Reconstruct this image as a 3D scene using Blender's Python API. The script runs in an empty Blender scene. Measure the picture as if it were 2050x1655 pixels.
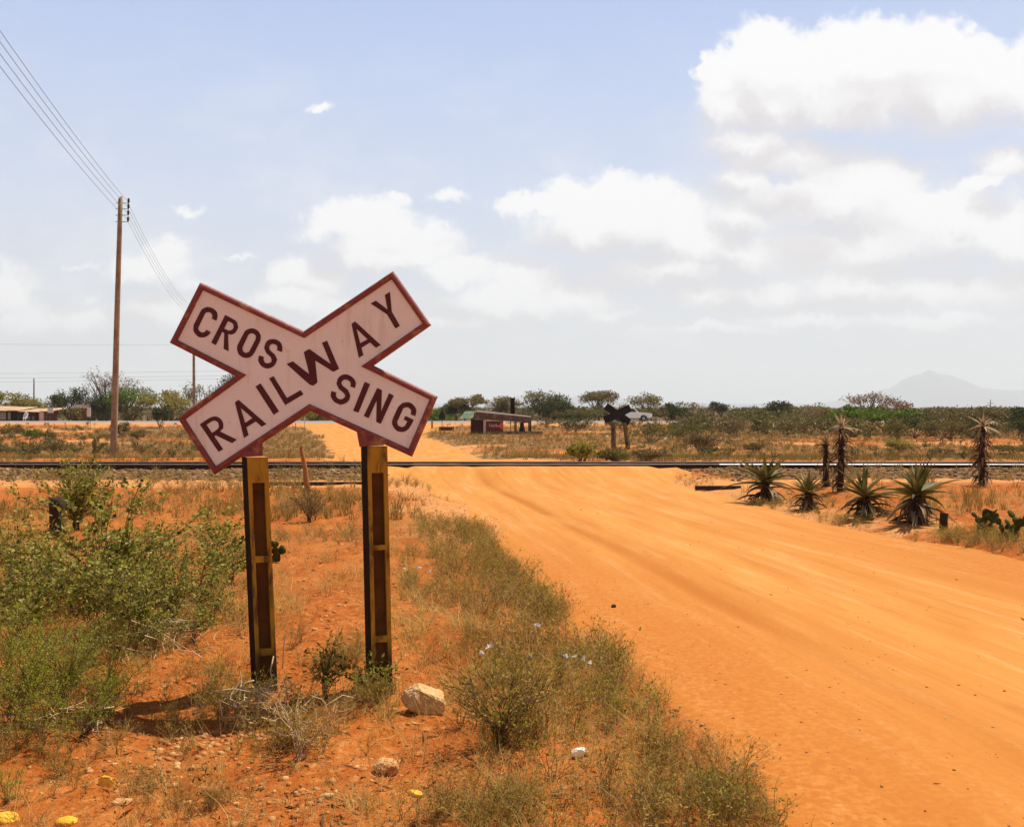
import bpy, math, random
import numpy as np
from mathutils import Vector, Matrix
from mathutils.geometry import tessellate_polygon

SC = bpy.context.scene
COL = SC.collection
R = math.radians
HAZE_Z = 520.0

# ------------------------------------------------------------------ camera
EYE = 1.65
FPX, CX, HY = 2000.0, 1025.0, 815.0          # focal length / centre column / horizon row, in photograph pixels
cam = bpy.data.cameras.new('camera'); co = bpy.data.objects.new('camera', cam); COL.objects.link(co)
co.location = (0, 0, EYE); co.rotation_euler = (R(90), 0, 0)
cam.sensor_fit = 'HORIZONTAL'; cam.sensor_width = 36; cam.lens = 36 * FPX / 2050
cam.shift_y = -(827.5 - HY) / 2050
cam.clip_start = 0.05; cam.clip_end = 30000
SC.camera = co

# ------------------------------------------------------------------ sun and exposure
SUN_EL, SUN_AZ = R(62), R(48)
S = Vector((math.sin(SUN_AZ) * math.cos(SUN_EL), math.cos(SUN_AZ) * math.cos(SUN_EL), math.sin(SUN_EL)))
sl = bpy.data.lights.new('sun', 'SUN'); so = bpy.data.objects.new('sun', sl); COL.objects.link(so)
sl.energy = 5.0; sl.angle = R(0.53); sl.color = (1.0, 0.93, 0.80)
so.rotation_euler = S.to_track_quat('Z', 'Y').to_euler(); so.location = (30, 30, 60)
SC.view_settings.view_transform = 'Standard'; SC.view_settings.look = 'None'
SC.view_settings.exposure = 0.5; SC.view_settings.gamma = 1.0; SC.view_settings.use_curve_mapping = False
SC.cycles.max_bounces = 8; SC.cycles.transparent_max_bounces = 8
SC.cycles.diffuse_bounces = 3; SC.cycles.volume_bounces = 2; SC.cycles.caustics_reflective = False

# ------------------------------------------------------------------ sky
class NB:
    """node expressions"""
    def __init__(s, nt): s.nt = nt
    def new(s, t, **k):
        n = s.nt.nodes.new(t)
        for a, b in k.items(): setattr(n, a, b)
        return n
    def put(s, sock, v):
        if hasattr(v, 'is_output'): s.nt.links.new(v, sock)
        else: sock.default_value = v
    def m(s, op, a, b=0.0, c=0.0):
        n = s.new('ShaderNodeMath', operation=op)
        s.put(n.inputs[0], a); s.put(n.inputs[1], b); s.put(n.inputs[2], c)
        return n.outputs[0]
    def v(s, op, a, b=(0, 0, 0), c=(0, 0, 0), out=0):
        n = s.new('ShaderNodeVectorMath', operation=op)
        s.put(n.inputs[0], a)
        if op not in ('LENGTH', 'NORMALIZE', 'ABSOLUTE'): s.put(n.inputs[1], b)
        if op == 'MULTIPLY_ADD': s.put(n.inputs[2], c)
        return n.outputs['Value' if op in ('LENGTH', 'DOT_PRODUCT') else 'Vector']
    def noise(s, vec, scale, detail=4, rough=.5, col=False, dist=0.0):
        n = s.new('ShaderNodeTexNoise')
        s.put(n.inputs['Vector'], vec); n.inputs['Scale'].default_value = scale
        n.inputs['Detail'].default_value = detail; n.inputs['Roughness'].default_value = rough
        n.inputs['Distortion'].default_value = dist
        return n.outputs['Color' if col else 'Fac']
    def rng(s, x, a, b, c=0.0, d=1.0, smooth=True):
        n = s.new('ShaderNodeMapRange', interpolation_type='SMOOTHSTEP' if smooth else 'LINEAR', clamp=True)
        s.put(n.inputs['Value'], x)
        for k, q in (('From Min', a), ('From Max', b), ('To Min', c), ('To Max', d)): s.put(n.inputs[k], q)
        return n.outputs['Result']
    def mix(s, f, a, b):
        n = s.new('ShaderNodeMix', data_type='RGBA')
        s.put(n.inputs['Factor'], f)
        s.put(n.inputs[6], a if hasattr(a, 'is_output') else (*a, 1)); s.put(n.inputs[7], b if hasattr(b, 'is_output') else (*b, 1))
        return n.outputs[2]
    def xyz(s, x, y, z):
        n = s.new('ShaderNodeCombineXYZ')
        for i, q in enumerate((x, y, z)): s.put(n.inputs[i], q)
        return n.outputs[0]
    def ramp(s, f, stops):
        n = s.new('ShaderNodeValToRGB'); r = n.color_ramp
        while len(r.elements) < len(stops): r.elements.new(.5)
        for e, (p, c) in zip(r.elements, stops): e.position = p; e.color = (*c, 1)
        s.put(n.inputs[0], f)
        return n.outputs[0]

# cumulus puffs: direction (photograph pixels from the azimuth of the road), half width, half height
PUFFS = [(1540, 135, 95, 75), (1640, 142, 95, 70), (1745, 122, 110, 76), (1870, 116, 120, 72), (1980, 148, 100, 70), (2100, 165, 120, 85),
         (1440, 155, 40, 42), (1465, 215, 75, 50), (1560, 225, 110, 50), (1700, 205, 180, 60), (1880, 195, 170, 60), (2230, 190, 160, 90),
         (1500, 285, 80, 26), (1590, 320, 150, 36), (1730, 355, 140, 45), (1500, 370, 60, 50), (1650, 410, 170, 50), (1800, 440, 160, 60), (1930, 445, 120, 60), (2060, 470, 110, 60), (1480, 440, 70, 40),
         (1250, 395, 100, 48), (1165, 400, 80, 40), (1340, 420, 95, 50), (1085, 418, 70, 22), (1230, 460, 160, 50), (1390, 480, 110, 50), (1500, 510, 120, 40), (1700, 505, 220, 40), (1330, 545, 130, 34),
         (685, 440, 58, 40), (765, 455, 85, 48), (845, 490, 80, 46), (630, 470, 50, 32), (925, 540, 80, 36), (1045, 565, 95, 44), (1145, 595, 105, 36), (1010, 605, 140, 34), (760, 510, 110, 30), (1230, 630, 70, 20),
         (585, 545, 50, 36), (640, 560, 70, 26), (580, 600, 80, 32), (690, 610, 110, 28),
         (335, 515, 46, 36), (290, 545, 70, 32), (385, 570, 60, 24), (150, 528, 60, 10), (175, 600, 55, 24), (20, 595, 60, 46), (-60, 570, 90, 56), (50, 645, 100, 34), (170, 645, 85, 26), (320, 630, 100, 30),
         (378, 418, 43, 15), (800, 398, 46, 15), (905, 385, 50, 18), (635, 216, 43, 11), (2010, 325, 55, 32), (1965, 370, 43, 20), (470, 508, 60, 9),
         (1560, 590, 120, 32), (1720, 570, 140, 42), (1860, 585, 130, 36), (2010, 580, 120, 40), (1420, 600, 100, 26), (1620, 640, 160, 22), (1850, 640, 190, 22), (860, 650, 160, 18), (1400, 660, 200, 14), (500, 660, 160, 16)]

def build_world():
    w = bpy.data.worlds.new('World'); SC.world = w; w.use_nodes = True
    nt = w.node_tree; nt.nodes.clear(); b = NB(nt)
    out = b.new('ShaderNodeOutputWorld'); bg = b.new('ShaderNodeBackground'); bg.inputs['Strength'].default_value = 0.085
    nt.links.new(bg.outputs[0], out.inputs[0])
    sky = b.new('ShaderNodeTexSky', sky_type='NISHITA'); sky.sun_disc = False
    sky.sun_elevation = SUN_EL; sky.sun_rotation = SUN_AZ
    sky.air_density = 1.0; sky.dust_density = 1.6; sky.ozone_density = 1.0; sky.altitude = 0
    g = b.new('ShaderNodeTexCoord').outputs['Generated']
    sp = b.new('ShaderNodeSeparateXYZ'); nt.links.new(g, sp.inputs[0])
    x, y, z = sp.outputs
    ay = b.m('MAXIMUM', b.m('ABSOLUTE', y), 0.03)
    q0 = b.xyz(b.m('DIVIDE', b.m('MULTIPLY', x, 2.0), ay), b.m('DIVIDE', b.m('MULTIPLY', z, 2.0), ay), b.m('MULTIPLY', b.m('LESS_THAN', y, 0), 9.0))
    w1 = b.v('SUBTRACT', b.noise(q0, 9, 5, .62, col=True), (.5, .5, .5))
    w2 = b.v('SUBTRACT', b.noise(q0, 34, 4, .6, col=True), (.5, .5, .5))
    q = b.v('MULTIPLY_ADD', w1, (.125, .085, 0), q0)
    q = b.v('MULTIPLY_ADD', w2, (.035, .026, 0), q)
    def field(qq):
        acc = None
        for (px, py, rx, ry) in PUFFS:
            small = rx < 61 and py < 620 and ry < 34 and px < 1500; k_ = 1.7 if small else 1.0
            rx, ry = rx / 1000 * 1.2 * k_, ry / 1000 * 1.2 * k_
            cx, cy = (px - CX) / 1000, (HY - py) / 1000
            d = b.v('LENGTH', b.v('MULTIPLY_ADD', qq, (1 / rx, 1 / ry, 0), (-cx / rx, -cy / ry, 0)))
            if small: d = b.m('ADD', d, .62 if ry < 19 else .3)
            if acc is None: acc = d
            else:
                n = b.new('ShaderNodeMath', operation='SMOOTH_MIN'); b.put(n.inputs[0], acc); b.put(n.inputs[1], d); n.inputs[2].default_value = .3
                acc = n.outputs[0]
        return acc
    f0 = field(q)
    f1 = field(b.v('ADD', q, (.03, .10, 0)))
    nz = b.noise(q0, 14, 6, .6)
    nz2 = b.noise(q0, 48, 4, .62)
    f0n = b.m('ADD', f0, b.m('ADD', b.m('MULTIPLY', b.m('SUBTRACT', nz, .5), .85), b.m('MULTIPLY', b.m('SUBTRACT', nz2, .5), .38)))
    sq = b.new('ShaderNodeSeparateXYZ'); nt.links.new(q0, sq.inputs[0]); el = sq.outputs[1]
    soft = b.rng(el, .1, .5, 1.0, .0)                                    # lower, farther clouds are softer
    top = b.rng(b.m('SUBTRACT', f1, f0), -.25, .35)
    alpha = b.rng(f0n, b.m('SUBTRACT', 1.30, b.m('MULTIPLY', top, .16)), b.m('ADD', .30, b.m('MULTIPLY', b.m('MULTIPLY', top, b.m('SUBTRACT', 1.0, soft)), .45)))
    alpha = b.m('MULTIPLY', alpha, b.rng(el, .04, .24, .25, 1.0))
    # upper side lit, underside grey
    shade = b.rng(b.m('ADD', b.m('SUBTRACT', f1, f0), b.m('MULTIPLY', b.m('SUBTRACT', b.noise(q, 9, 6, .6), .5), .8)), -.50, .60)
    white = (8.35, 8.33, 8.38); grey = (6.3, 6.0, 6.15)
    ccol = b.mix(shade, grey, white)
    # milky tropical haze: palest at the horizon, bluer higher, dimmed overhead, out of view, for deeper shadows
    vcol = b.ramp(z, [(0, (5.7, 5.95, 6.35)), (.09, (6.0, 6.3, 6.9)), (.19, (5.5, 6.15, 7.6)), (.30, (4.5, 5.45, 7.7)), (.38, (3.7, 4.8, 7.6)), (.50, (2.2, 2.9, 4.6)), (.65, (1.25, 1.3, 1.6)), (1.0, (1.1, 1.1, 1.25))])
    base = b.mix(.88, sky.outputs[0], vcol)
    vn = b.noise(b.v('MULTIPLY', q, (1, 1.8, 1)), 3.2, 7, .62)
    wisp = b.m('MULTIPLY', b.rng(vn, .44, .72), b.m('MULTIPLY', b.rng(z, .42, .12), b.rng(z, .0, .06)))
    base = b.mix(b.m('MULTIPLY', wisp, .5), base, (7.7, 7.7, 7.8))
    # other clouds round the rest of the sky
    n3 = b.rng(b.noise(g, 3.2, 7, .58), .56, .70)
    n3 = b.m('MULTIPLY', n3, b.m('MULTIPLY', b.rng(y, .55, .2), b.rng(z, .0, .15)))
    base = b.mix(b.rng(y, .15, -.35, 0, .45), base, (.95, .9, .95))  # unseen sky behind the viewpoint dimmed to cut fill light
    base = b.mix(n3, base, (4.6, 4.5, 4.4))
    nt.links.new(b.mix(alpha, base, ccol), bg.inputs['Color'])
    w.cycles.sampling_method = 'MANUAL'; w.cycles.sample_map_resolution = 512
build_world()

# ------------------------------------------------------------------ numbers: noise, terrain
def _h(ix, iy, s):
    n = (ix.astype(np.int64) * 374761393 + iy.astype(np.int64) * 668265263 + s * 974634511) & 0xffffffff
    n = ((n ^ (n >> 13)) * 1274126177) & 0xffffffff
    return ((n ^ (n >> 16)) & 0xffff) / 65535.0
def vnoise(x, y, s=0):
    x = np.asarray(x, float); y = np.asarray(y, float)
    ix = np.floor(x); iy = np.floor(y); fx = x - ix; fy = y - iy
    fx = fx * fx * (3 - 2 * fx); fy = fy * fy * (3 - 2 * fy)
    a = _h(ix, iy, s); b = _h(ix + 1, iy, s); c = _h(ix, iy + 1, s); d = _h(ix + 1, iy + 1, s)
    return (a * (1 - fx) + b * fx) * (1 - fy) + (c * (1 - fx) + d * fx) * fy
def fbm(x, y, s=0, o=4, g=.5):
    t = 0; a = 1; n = 0
    for k in range(o):
        t = t + a * vnoise(x * 2 ** k + 17.3 * k, y * 2 ** k - 9.1 * k, s + k); n += a; a *= g
    return t / n
def sst(x, a, b):
    t = np.clip((np.asarray(x, float) - a) / (b - a), 0, 1); return t * t * (3 - 2 * t)

RY = np.array([-40, -10, 0, 4, 5, 6.4, 8.5, 10.5, 12, 13.5, 17, 19, 22, 25, 28, 33.6, 45, 58, 80, 97, 104, 112])
RL = np.array([2.5, 1.5, 1.1, 1.05, .93, .66, .32, .08, -.15, -.4, -1.0, -1.45, -2.0, -2.5, -3.4, -5.6, -7.9, -10.8, -15.3, -20.5, -24, -27])
RR = np.array([9.5, 8.2, 7.5, 6.9, 6.7, 6.4, 5.9, 5.4, 5.0, 4.55, 4.0, 3.75, 3.4, 3.1, 2.2, -.2, -1.7, -3.4, -7.4, -7.0, -5.2, -3])
def road_u(x, y):
    l = np.interp(y, RY, RL); r = np.interp(y, RY, RR)
    e = (fbm(np.asarray(x) * .9, np.asarray(y) * .6, 71, 3) - .5) * (.5 + .012 * np.asarray(y))
    return l + e, r + e * .8
def road_in(x, y):
    """signed metres inside the dirt road (negative outside)"""
    l, r = road_u(x, y)
    d = np.minimum(x - l, r - x)
    return np.where(np.asarray(y) > 106, -5, d)
RAIL_Y = 24.0
AS0, AS1 = 103.5, 116.5
def asph_y(x):
    return -0.00012 * (np.asarray(x) - 5) ** 2 * np.where(np.asarray(x) > 5, 2.2, .25)
def T0(x, y):
    x = np.asarray(x, float); y = np.asarray(y, float)
    yy = y - asph_y(x)
    z = -.62 * sst(yy, 28, 46) * (1 - sst(yy, 84, 101))
    z = z - .65 * sst(yy, 118, 130)
    z = z + .12 * np.exp(-((y - 24.5) / 2.6) ** 2)
    rd = road_in(x, y)
    out = 1 - sst(rd, -.9, .15)
    z = z + out * (.05 + .10 * (fbm(x * .55, y * .55, 3, 3) - .35)) * (1 - .9 * np.exp(-((x + 1.2) / 1.5) ** 2 - ((y - 5.6) / 1.3) ** 2)) * (1 - sst(y, 60, 120) * .5)
    z = z + .12 * sst(x - 4.2 + .0 * y, 0, 2.5) * sst(y, 7, 12) * (1 - sst(y, 19, 22))
    z = z + .05 * np.sin(x * .15 + 1) * sst(y, 30, 50) * (1 - sst(yy, 85, 100))
    return z
def T(x, y):
    x = np.asarray(x, float); y = np.asarray(y, float)
    rd = road_in(x, y); out = 1 - sst(rd, -.5, .1)
    mic = .06 * (fbm(x * 2.3, y * 2.3, 11, 4) - .5) + .05 * (np.abs(fbm(x * 4.5, y * 4.5, 15, 3) - .5))
    mic2 = .018 * (fbm(x * 9, y * 9, 19, 2) - .5)
    return T0(x, y) + out * (mic + mic2) * (1 - sst(y, 40, 110) * .6)
def RUTS(x, y):
    l = np.interp(y, RY, RL); r = np.interp(y, RY, RR); u = (x - l) / np.maximum(r - l, .1)
    u = u + .012 * (fbm(x * .0 + y * .16, y * .0 + 3, 5, 3) - .5)
    f = np.zeros_like(u)
    for c, wd, a in ((.25, .024, 1.0), (.30, .05, .35), (.47, .03, .40), (.13, .02, .25), (.60, .025, .40), (.73, .04, .35), (.86, .02, .3)):
        f = f + a * np.exp(-((u - c) / wd) ** 2)
    brk = sst(fbm(x * .8, y * .35, 23, 3), .25, .6)
    return f * (.5 + .5 * brk), u
def ROADZ(x, y):
    x = np.asarray(x, float); y = np.asarray(y, float)
    f, u = RUTS(x, y)
    rd = road_in(x, y)
    z = T0(x, y) - .013 * f * sst(rd, .0, .5) + .008 * (fbm(x * 1.3, y * .4, 31, 3) - .5) + .002 * (fbm(x * 9, y * 9, 33, 2) - .5)
    z = z + .11 * sst(y, 21.0, 23.7) * (1 - sst(y, 25.4, 27.8))
    return z + .012 - .06 * (1 - sst(rd, -.22, .10))
def t1(x, y):
    if 0 <= float(road_in(np.array(x), np.array(y))): return float(ROADZ(np.array(x), np.array(y)))
    return float(T(np.array(x), np.array(y)))
_ys = 1.6 * 1.004 ** np.arange(1500)
def at(px, py, dmax=400):
    """ground point whose direction from the viewpoint has that photograph column and row"""
    ys = _ys[_ys < dmax]; xs = (px - CX) / FPX * ys; zs = EYE + (HY - py) / FPX * ys
    h = zs - T0(xs, ys); k = np.argmax(h < 0)
    if h[k] >= 0: k = len(ys) - 1
    x, y = float(xs[k]), float(ys[k])
    return Vector((x, y, t1(x, y)))
def far(px, D):
    x = (px - CX) / FPX * D
    return Vector((x, D, t1(x, D)))

# ------------------------------------------------------------------ mesh and object helpers
class G:
    def __init__(s): s.v = []; s.f = []; s.mi = []
    def add(s, V, F, mi=0):
        o = len(s.v); s.v.extend([tuple(map(float, p)) for p in V]); s.f.extend([tuple(int(i) + o for i in q) for q in F]); s.mi.extend([mi] * len(F)); return s
    def box(s, c, d, rz=0.0, mi=0, top=(1, 1), M=None):
        c = Vector(c); hx, hy, hz = d[0] / 2, d[1] / 2, d[2] / 2
        P = [Vector((sx * hx * (top[0] if sz > 0 else 1), sy * hy * (top[1] if sz > 0 else 1), sz * hz)) for sz in (-1, 1) for sy in (-1, 1) for sx in (-1, 1)]
        m = M if M is not None else Matrix.Rotation(rz, 3, 'Z')
        return s.add([m @ p + c for p in P], [(0, 2, 3, 1), (4, 5, 7, 6), (0, 1, 5, 4), (2, 6, 7, 3), (0, 4, 6, 2), (1, 3, 7, 5)], mi)
    def tube(s, pts, rad, n=6, mi=0, caps=True):
        V, F = tube(pts, rad, n)
        s.add(V, F, mi)
        if caps:
            k = len(s.v) - len(V)
            s.f.append(tuple(k + i for i in reversed(range(n)))); s.f.append(tuple(len(s.v) - n + i for i in range(n))); s.mi.extend([mi, mi])
        return s
    def prism(s, poly, y0, y1, mi=0):
        """polygon in x,z extruded along y"""
        n = len(poly)
        V = [(x, y0, z) for x, z in poly] + [(x, y1, z) for x, z in poly]
        F = [tuple(range(n)), tuple(reversed(range(n, 2 * n)))] + [(i, i + n, (i + 1) % n + n, (i + 1) % n) for i in range(n)]
        return s.add(V, F, mi)
    def build(s, name, mats, parent=None, smooth=False, bevel=0.0):
        me = bpy.data.meshes.new(name); me.from_pydata(s.v, [], s.f); me.update()
        mats = mats if isinstance(mats, (list, tuple)) else [mats]
        for m in mats: me.materials.append(m)
        me.polygons.foreach_set('material_index', s.mi)
        if smooth: me.polygons.foreach_set('use_smooth', [True] * len(s.f))
        o = bpy.data.objects.new(name, me); COL.objects.link(o)
        if parent is not None: o.parent = parent
        if bevel:
            md = o.modifiers.new('bevel', 'BEVEL'); md.width = bevel; md.segments = 2; md.limit_method = 'ANGLE'
        return o
def tube(pts, rad, n=5):
    P = np.array([tuple(p) for p in pts], float); m = len(P)
    rad = np.broadcast_to(np.asarray(rad, float), (m,))
    t = np.gradient(P, axis=0); t /= np.linalg.norm(t, axis=1)[:, None] + 1e-9
    ref = np.array([0.31, 0.17, 0.93]) if abs(t[0] @ np.array([0.31, 0.17, 0.93])) < .9 else np.array([.9, .3, .1])
    a = np.cross(t, ref); a /= np.linalg.norm(a, axis=1)[:, None] + 1e-9; b = np.cross(t, a)
    an = np.arange(n) * 2 * np.pi / n
    V = (P[:, None] + rad[:, None, None] * (np.cos(an)[None, :, None] * a[:, None] + np.sin(an)[None, :, None] * b[:, None])).reshape(-1, 3)
    F = [(i * n + j, i * n + (j + 1) % n, (i + 1) * n + (j + 1) % n, (i + 1) * n + j) for i in range(m - 1) for j in range(n)]
    return V, F
def mesh_np(name, V, F, mats, parent=None, smooth=False, mi=None):
    """big mesh of equal-sized faces"""
    V = np.asarray(V, np.float32); F = np.asarray(F, np.int32); k = F.shape[1]
    me = bpy.data.meshes.new(name)
    me.vertices.add(len(V)); me.vertices.foreach_set('co', V.ravel())
    me.loops.add(F.size); me.loops.foreach_set('vertex_index', F.ravel())
    me.polygons.add(len(F)); me.polygons.foreach_set('loop_start', np.arange(0, F.size, k, dtype=np.int32))
    for m in (mats if isinstance(mats, (list, tuple)) else [mats]): me.materials.append(m)
    if mi is not None: me.polygons.foreach_set('material_index', np.asarray(mi, np.int32))
    if smooth: me.polygons.foreach_set('use_smooth', np.ones(len(F), bool))
    me.update(calc_edges=True); me.validate()
    o = bpy.data.objects.new(name, me); COL.objects.link(o)
    if parent is not None: o.parent = parent
    return o
def cat(parts):
    V = []; F = []; o = 0
    for v, f in parts:
        if len(v) == 0: continue
        V.append(np.asarray(v, float)); F.append(np.asarray(f, int) + o); o += len(v)
    return (np.concatenate(V), np.concatenate(F)) if V else (np.zeros((0, 3)), np.zeros((0, 4), int))
def tag(o, label=None, category=None, group=None, kind=None):
    for k, v in (('label', label), ('category', category), ('group', group), ('kind', kind)):
        if v: o[k] = v
    return o
def thing(name, loc, label, category, group=None, rz=0.0):
    o = bpy.data.objects.new(name, None); COL.objects.link(o); o.location = loc; o.rotation_euler = (0, 0, rz); o.empty_display_size = .2
    return tag(o, label, category, group)
def copy_tree(o, parent=None):
    c = o.copy(); COL.objects.link(c)
    if parent is not None: c.parent = parent
    for ch in list(o.children): copy_tree(ch, c)
    return c

# ------------------------------------------------------------------ materials
def mat(name):
    m = bpy.data.materials.new(name); m.use_nodes = True; nt = m.node_tree
    p = nt.nodes['Principled BSDF']; return m, NB(nt), p
def simple(name, c, rough=.75, var=.18, scale=6, metal=0.0, bump=.0, c2=None, spec=.3, thr=(.42, .62), detail=6):
    """one colour with mottling, and a second colour (dirt, rust) in patches"""
    m, b, p = mat(name)
    pos = b.new('ShaderNodeTexCoord').outputs['Object']
    n = b.noise(pos, scale, detail, .6)
    col = b.mix(n, tuple(max(0, q * (1 - var * 1.6)) for q in c), tuple(min(1, q * (1 + var)) for q in c))
    if c2: col = b.mix(b.rng(b.noise(pos, scale * .55, 7, .65), *thr), col, c2)
    b.put(p.inputs['Base Color'], col); p.inputs['Roughness'].default_value = rough; p.inputs['Metallic'].default_value = metal
    p.inputs['Specular IOR Level'].default_value = spec
    if bump:
        bn = b.new('ShaderNodeBump'); bn.inputs['Strength'].default_value = bump; bn.inputs['Distance'].default_value = .01
        b.put(bn.inputs['Height'], b.noise(pos, scale * 6, 5, .65)); b.put(p.inputs['Normal'], bn.outputs[0])
    return m
def leafy(name, stops, trans=.35, rough=.6, clump=.0, cscale=3.0):
    """leaf colour picked per leaf; some light passes through"""
    kk = .60 if 'bush' in name else .92 if ('green_tree' in name) else .72 if ('tree' in name or 'bush' in name or 'scrub' in name or 'far' in name) else .9
    stops = [(q, tuple(kk * v for v in c)) for q, c in stops]
    m, b, p = mat(name); nt = m.node_tree
    r = b.new('ShaderNodeNewGeometry').outputs['Random Per Island']
    if clump:
        n = b.noise(b.new('ShaderNodeTexCoord').outputs['Object'], cscale, 3, .5)
        r = b.m('ADD', b.m('MULTIPLY', r, 1 - clump), b.m('MULTIPLY', b.rng(n, .3, .7), clump))
    col = b.ramp(r, stops)
    b.put(p.inputs['Base Color'], col); p.inputs['Roughness'].default_value = rough; p.inputs['Specular IOR Level'].default_value = .2
    tr = b.new('ShaderNodeBsdfTranslucent'); nt.links.new(col, tr.inputs[0])
    mx = b.new('ShaderNodeMixShader'); mx.inputs[0].default_value = trans
    nt.links.new(p.outputs[0], mx.inputs[1]); nt.links.new(tr.outputs[0], mx.inputs[2])
    nt.links.new(mx.outputs[0], nt.nodes['Material Output'].inputs[0])
    return m
def even(*cols):
    n = len(cols); return [(i / max(1, n - 1), c) for i, c in enumerate(cols)]
M = {}
M['maroon'] = simple('maroon_paint', (.23, .052, .048), .55, .25, 22, bump=.35, c2=(.36, .17, .10), thr=(.52, .70))
M['letter'] = simple('maroon_lettering', (.085, .012, .016), .6, .3, 30, c2=(.16, .04, .035), thr=(.55, .75))
M['panel'] = simple('aged_white_paint', (.80, .74, .70), .5, .05, 5, bump=.12, c2=(.70, .60, .54), thr=(.50, .80))
M['signback'] = simple('near_black_plate', (.012, .008, .010), .8, .3, 8)  # near-black for the sign backs and the small pointed plate
M['yellow'] = simple('flaking_yellow_paint', (.62, .32, .012), .6, .35, 9, bump=.3, c2=(.14, .06, .012), thr=(.50, .68))
def post_paint():
    m, b, p = mat('flaking_yellow_paint')
    pos = b.new('ShaderNodeTexCoord').outputs['Object']; sp = b.new('ShaderNodeSeparateXYZ'); b.nt.links.new(pos, sp.inputs[0])
    n = b.noise(pos, 9, 6, .6); n2 = b.noise(b.v('MULTIPLY', pos, (1, 1, .25)), 16, 7, .7)
    col = b.mix(n, (.26, .12, .004), (.56, .30, .012))
    col = b.mix(b.rng(n2, .46, .66), col, (.085, .034, .006))
    col = b.mix(b.rng(b.m('ADD', sp.outputs[2], b.m('MULTIPLY', b.m('SUBTRACT', n2, .5), .5)), .34, .10), col, (.022, .014, .009))   # mud and grime splashed up from the soil
    b.put(p.inputs['Base Color'], col); p.inputs['Roughness'].default_value = .65; p.inputs['Specular IOR Level'].default_value = .3
    bn = b.new('ShaderNodeBump'); bn.inputs['Strength'].default_value = .35; bn.inputs['Distance'].default_value = .008
    b.put(bn.inputs['Height'], n2); b.put(p.inputs['Normal'], bn.outputs[0])
    return m
M['yellow'] = post_paint()
def panel_paint():
    m, b, p = mat('aged_white_paint')
    pos = b.new('ShaderNodeTexCoord').outputs['Object']
    n = b.noise(pos, 4, 6, .6); st = b.noise(b.v('MULTIPLY', pos, (1, 1, .12)), 22, 5, .65); sk = b.noise(pos, 55, 3, .6); s2 = b.noise(pos, 17, 6, .7)
    col = b.mix(n, (.72, .68, .655), (.84, .80, .78))
    col = b.mix(b.rng(st, .52, .75, 0, .45), col, (.56, .43, .35))
    col = b.mix(b.rng(s2, .60, .74, 0, .6), col, (.62, .48, .40))
    col = b.mix(b.rng(sk, .70, .76, 0, .85), col, (.26, .12, .075))
    b.put(p.inputs['Base Color'], col); p.inputs['Roughness'].default_value = .5; p.inputs['Specular IOR Level'].default_value = .3
    bn = b.new('ShaderNodeBump'); bn.inputs['Strength'].default_value = .2; bn.inputs['Distance'].default_value = .004
    b.put(bn.inputs['Height'], s2); b.put(p.inputs['Normal'], bn.outputs[0])
    return m
M['panel'] = panel_paint()
M['recess'] = simple('brown_recess', (.115, .043, .007), .9, .5, 10, c2=(.16, .065, .01), thr=(.55, .75))  # darker brown for the recessed panels
M['postside'] = simple('shade_blackened_concrete', (.028, .013, .004), .95, .4, 10, bump=.3, spec=.05)  # shade of the posts' left faces put into the colour; also the dark board
M['steel'] = simple('bolt_steel', (.13, .05, .045), .5, .2, 30)
M['rail_dull'] = simple('glintless_rail_head', (.16, .10, .07), .6, .3, 3)  # head colour where no glint is wanted
M['rail_top'] = simple('polished_glint_rail_head', (.80, .76, .74), .38, .1, 3, metal=1.0)
M['rail'] = simple('rusty_rail', (.035, .017, .011), .8, .3, 8)
M['pole'] = simple('weathered_pole_wood', (.34, .25, .165), .85, .3, 5, bump=.4, c2=(.22, .14, .085))
M['dark_wood'] = simple('dark_weathered_wood', (.045, .020, .010), .9, .4, 9, bump=.5)
M['stick_wood'] = simple('sun_bleached_orange_wood', (.36, .15, .045), .85, .3, 12, bump=.4)
M['pale_twig'] = simple('pale_dead_twig', (.56, .40, .24), .85, .25, 14)
M['bark'] = simple('grey_brown_bark', (.13, .085, .055), .9, .3, 6)
M['stem'] = simple('brown_stem', (.13, .075, .032), .9, .35, 10)
M['insul'] = simple('dark_insulator', (.02, .016, .014), .35, .1, 5)
M['iron'] = simple('dark_iron', (.05, .035, .03), .6, .2, 9)
M['wire'] = simple('wire_metal', (.22, .20, .21), .5, .1, 2)
M['rock'] = simple('pale_sandy_rock', (.62, .38, .17), .9, .22, 9, bump=.9, c2=(.42, .20, .07), thr=(.5, .7))
M['rock2'] = simple('pink_sandy_rock', (.62, .33, .13), .9, .25, 12, bump=.7, c2=(.38, .15, .04), thr=(.48, .66))
M['chip'] = simple('yellow_painted_chip', (.80, .42, .012), .6, .2, 25, c2=(.5, .25, .06), thr=(.58, .7))
M['litter'] = simple('white_plastic', (.88, .86, .84), .4, .05, 14)
M['asphalt'] = simple('pale_asphalt', (.22, .21, .20), .9, .12, .8, c2=(.23, .21, .2))
M['car_white'] = simple('white_car_paint', (.88, .88, .87), .3, .03, 2, spec=.5)
M['glass'] = simple('dark_window_glass', (.03, .022, .02), .08, .1, 2, spec=.8)
M['tyre'] = simple('tyre_rubber', (.018, .016, .016), .85, .2, 12)
M['rim'] = simple('steel_wheel', (.33, .33, .34), .4, .1, 12, metal=.6)
M['chrome'] = simple('dull_chrome', (.22, .2, .2), .35, .1, 8, metal=.8)
M['lamp'] = simple('headlamp_glass', (.55, .55, .5), .15, .05, 8)
M['greensheet'] = simple('faded_green_sheet', (.085, .13, .07), .7, .3, 3, c2=(.22, .24, .17), thr=(.45, .65))
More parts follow.
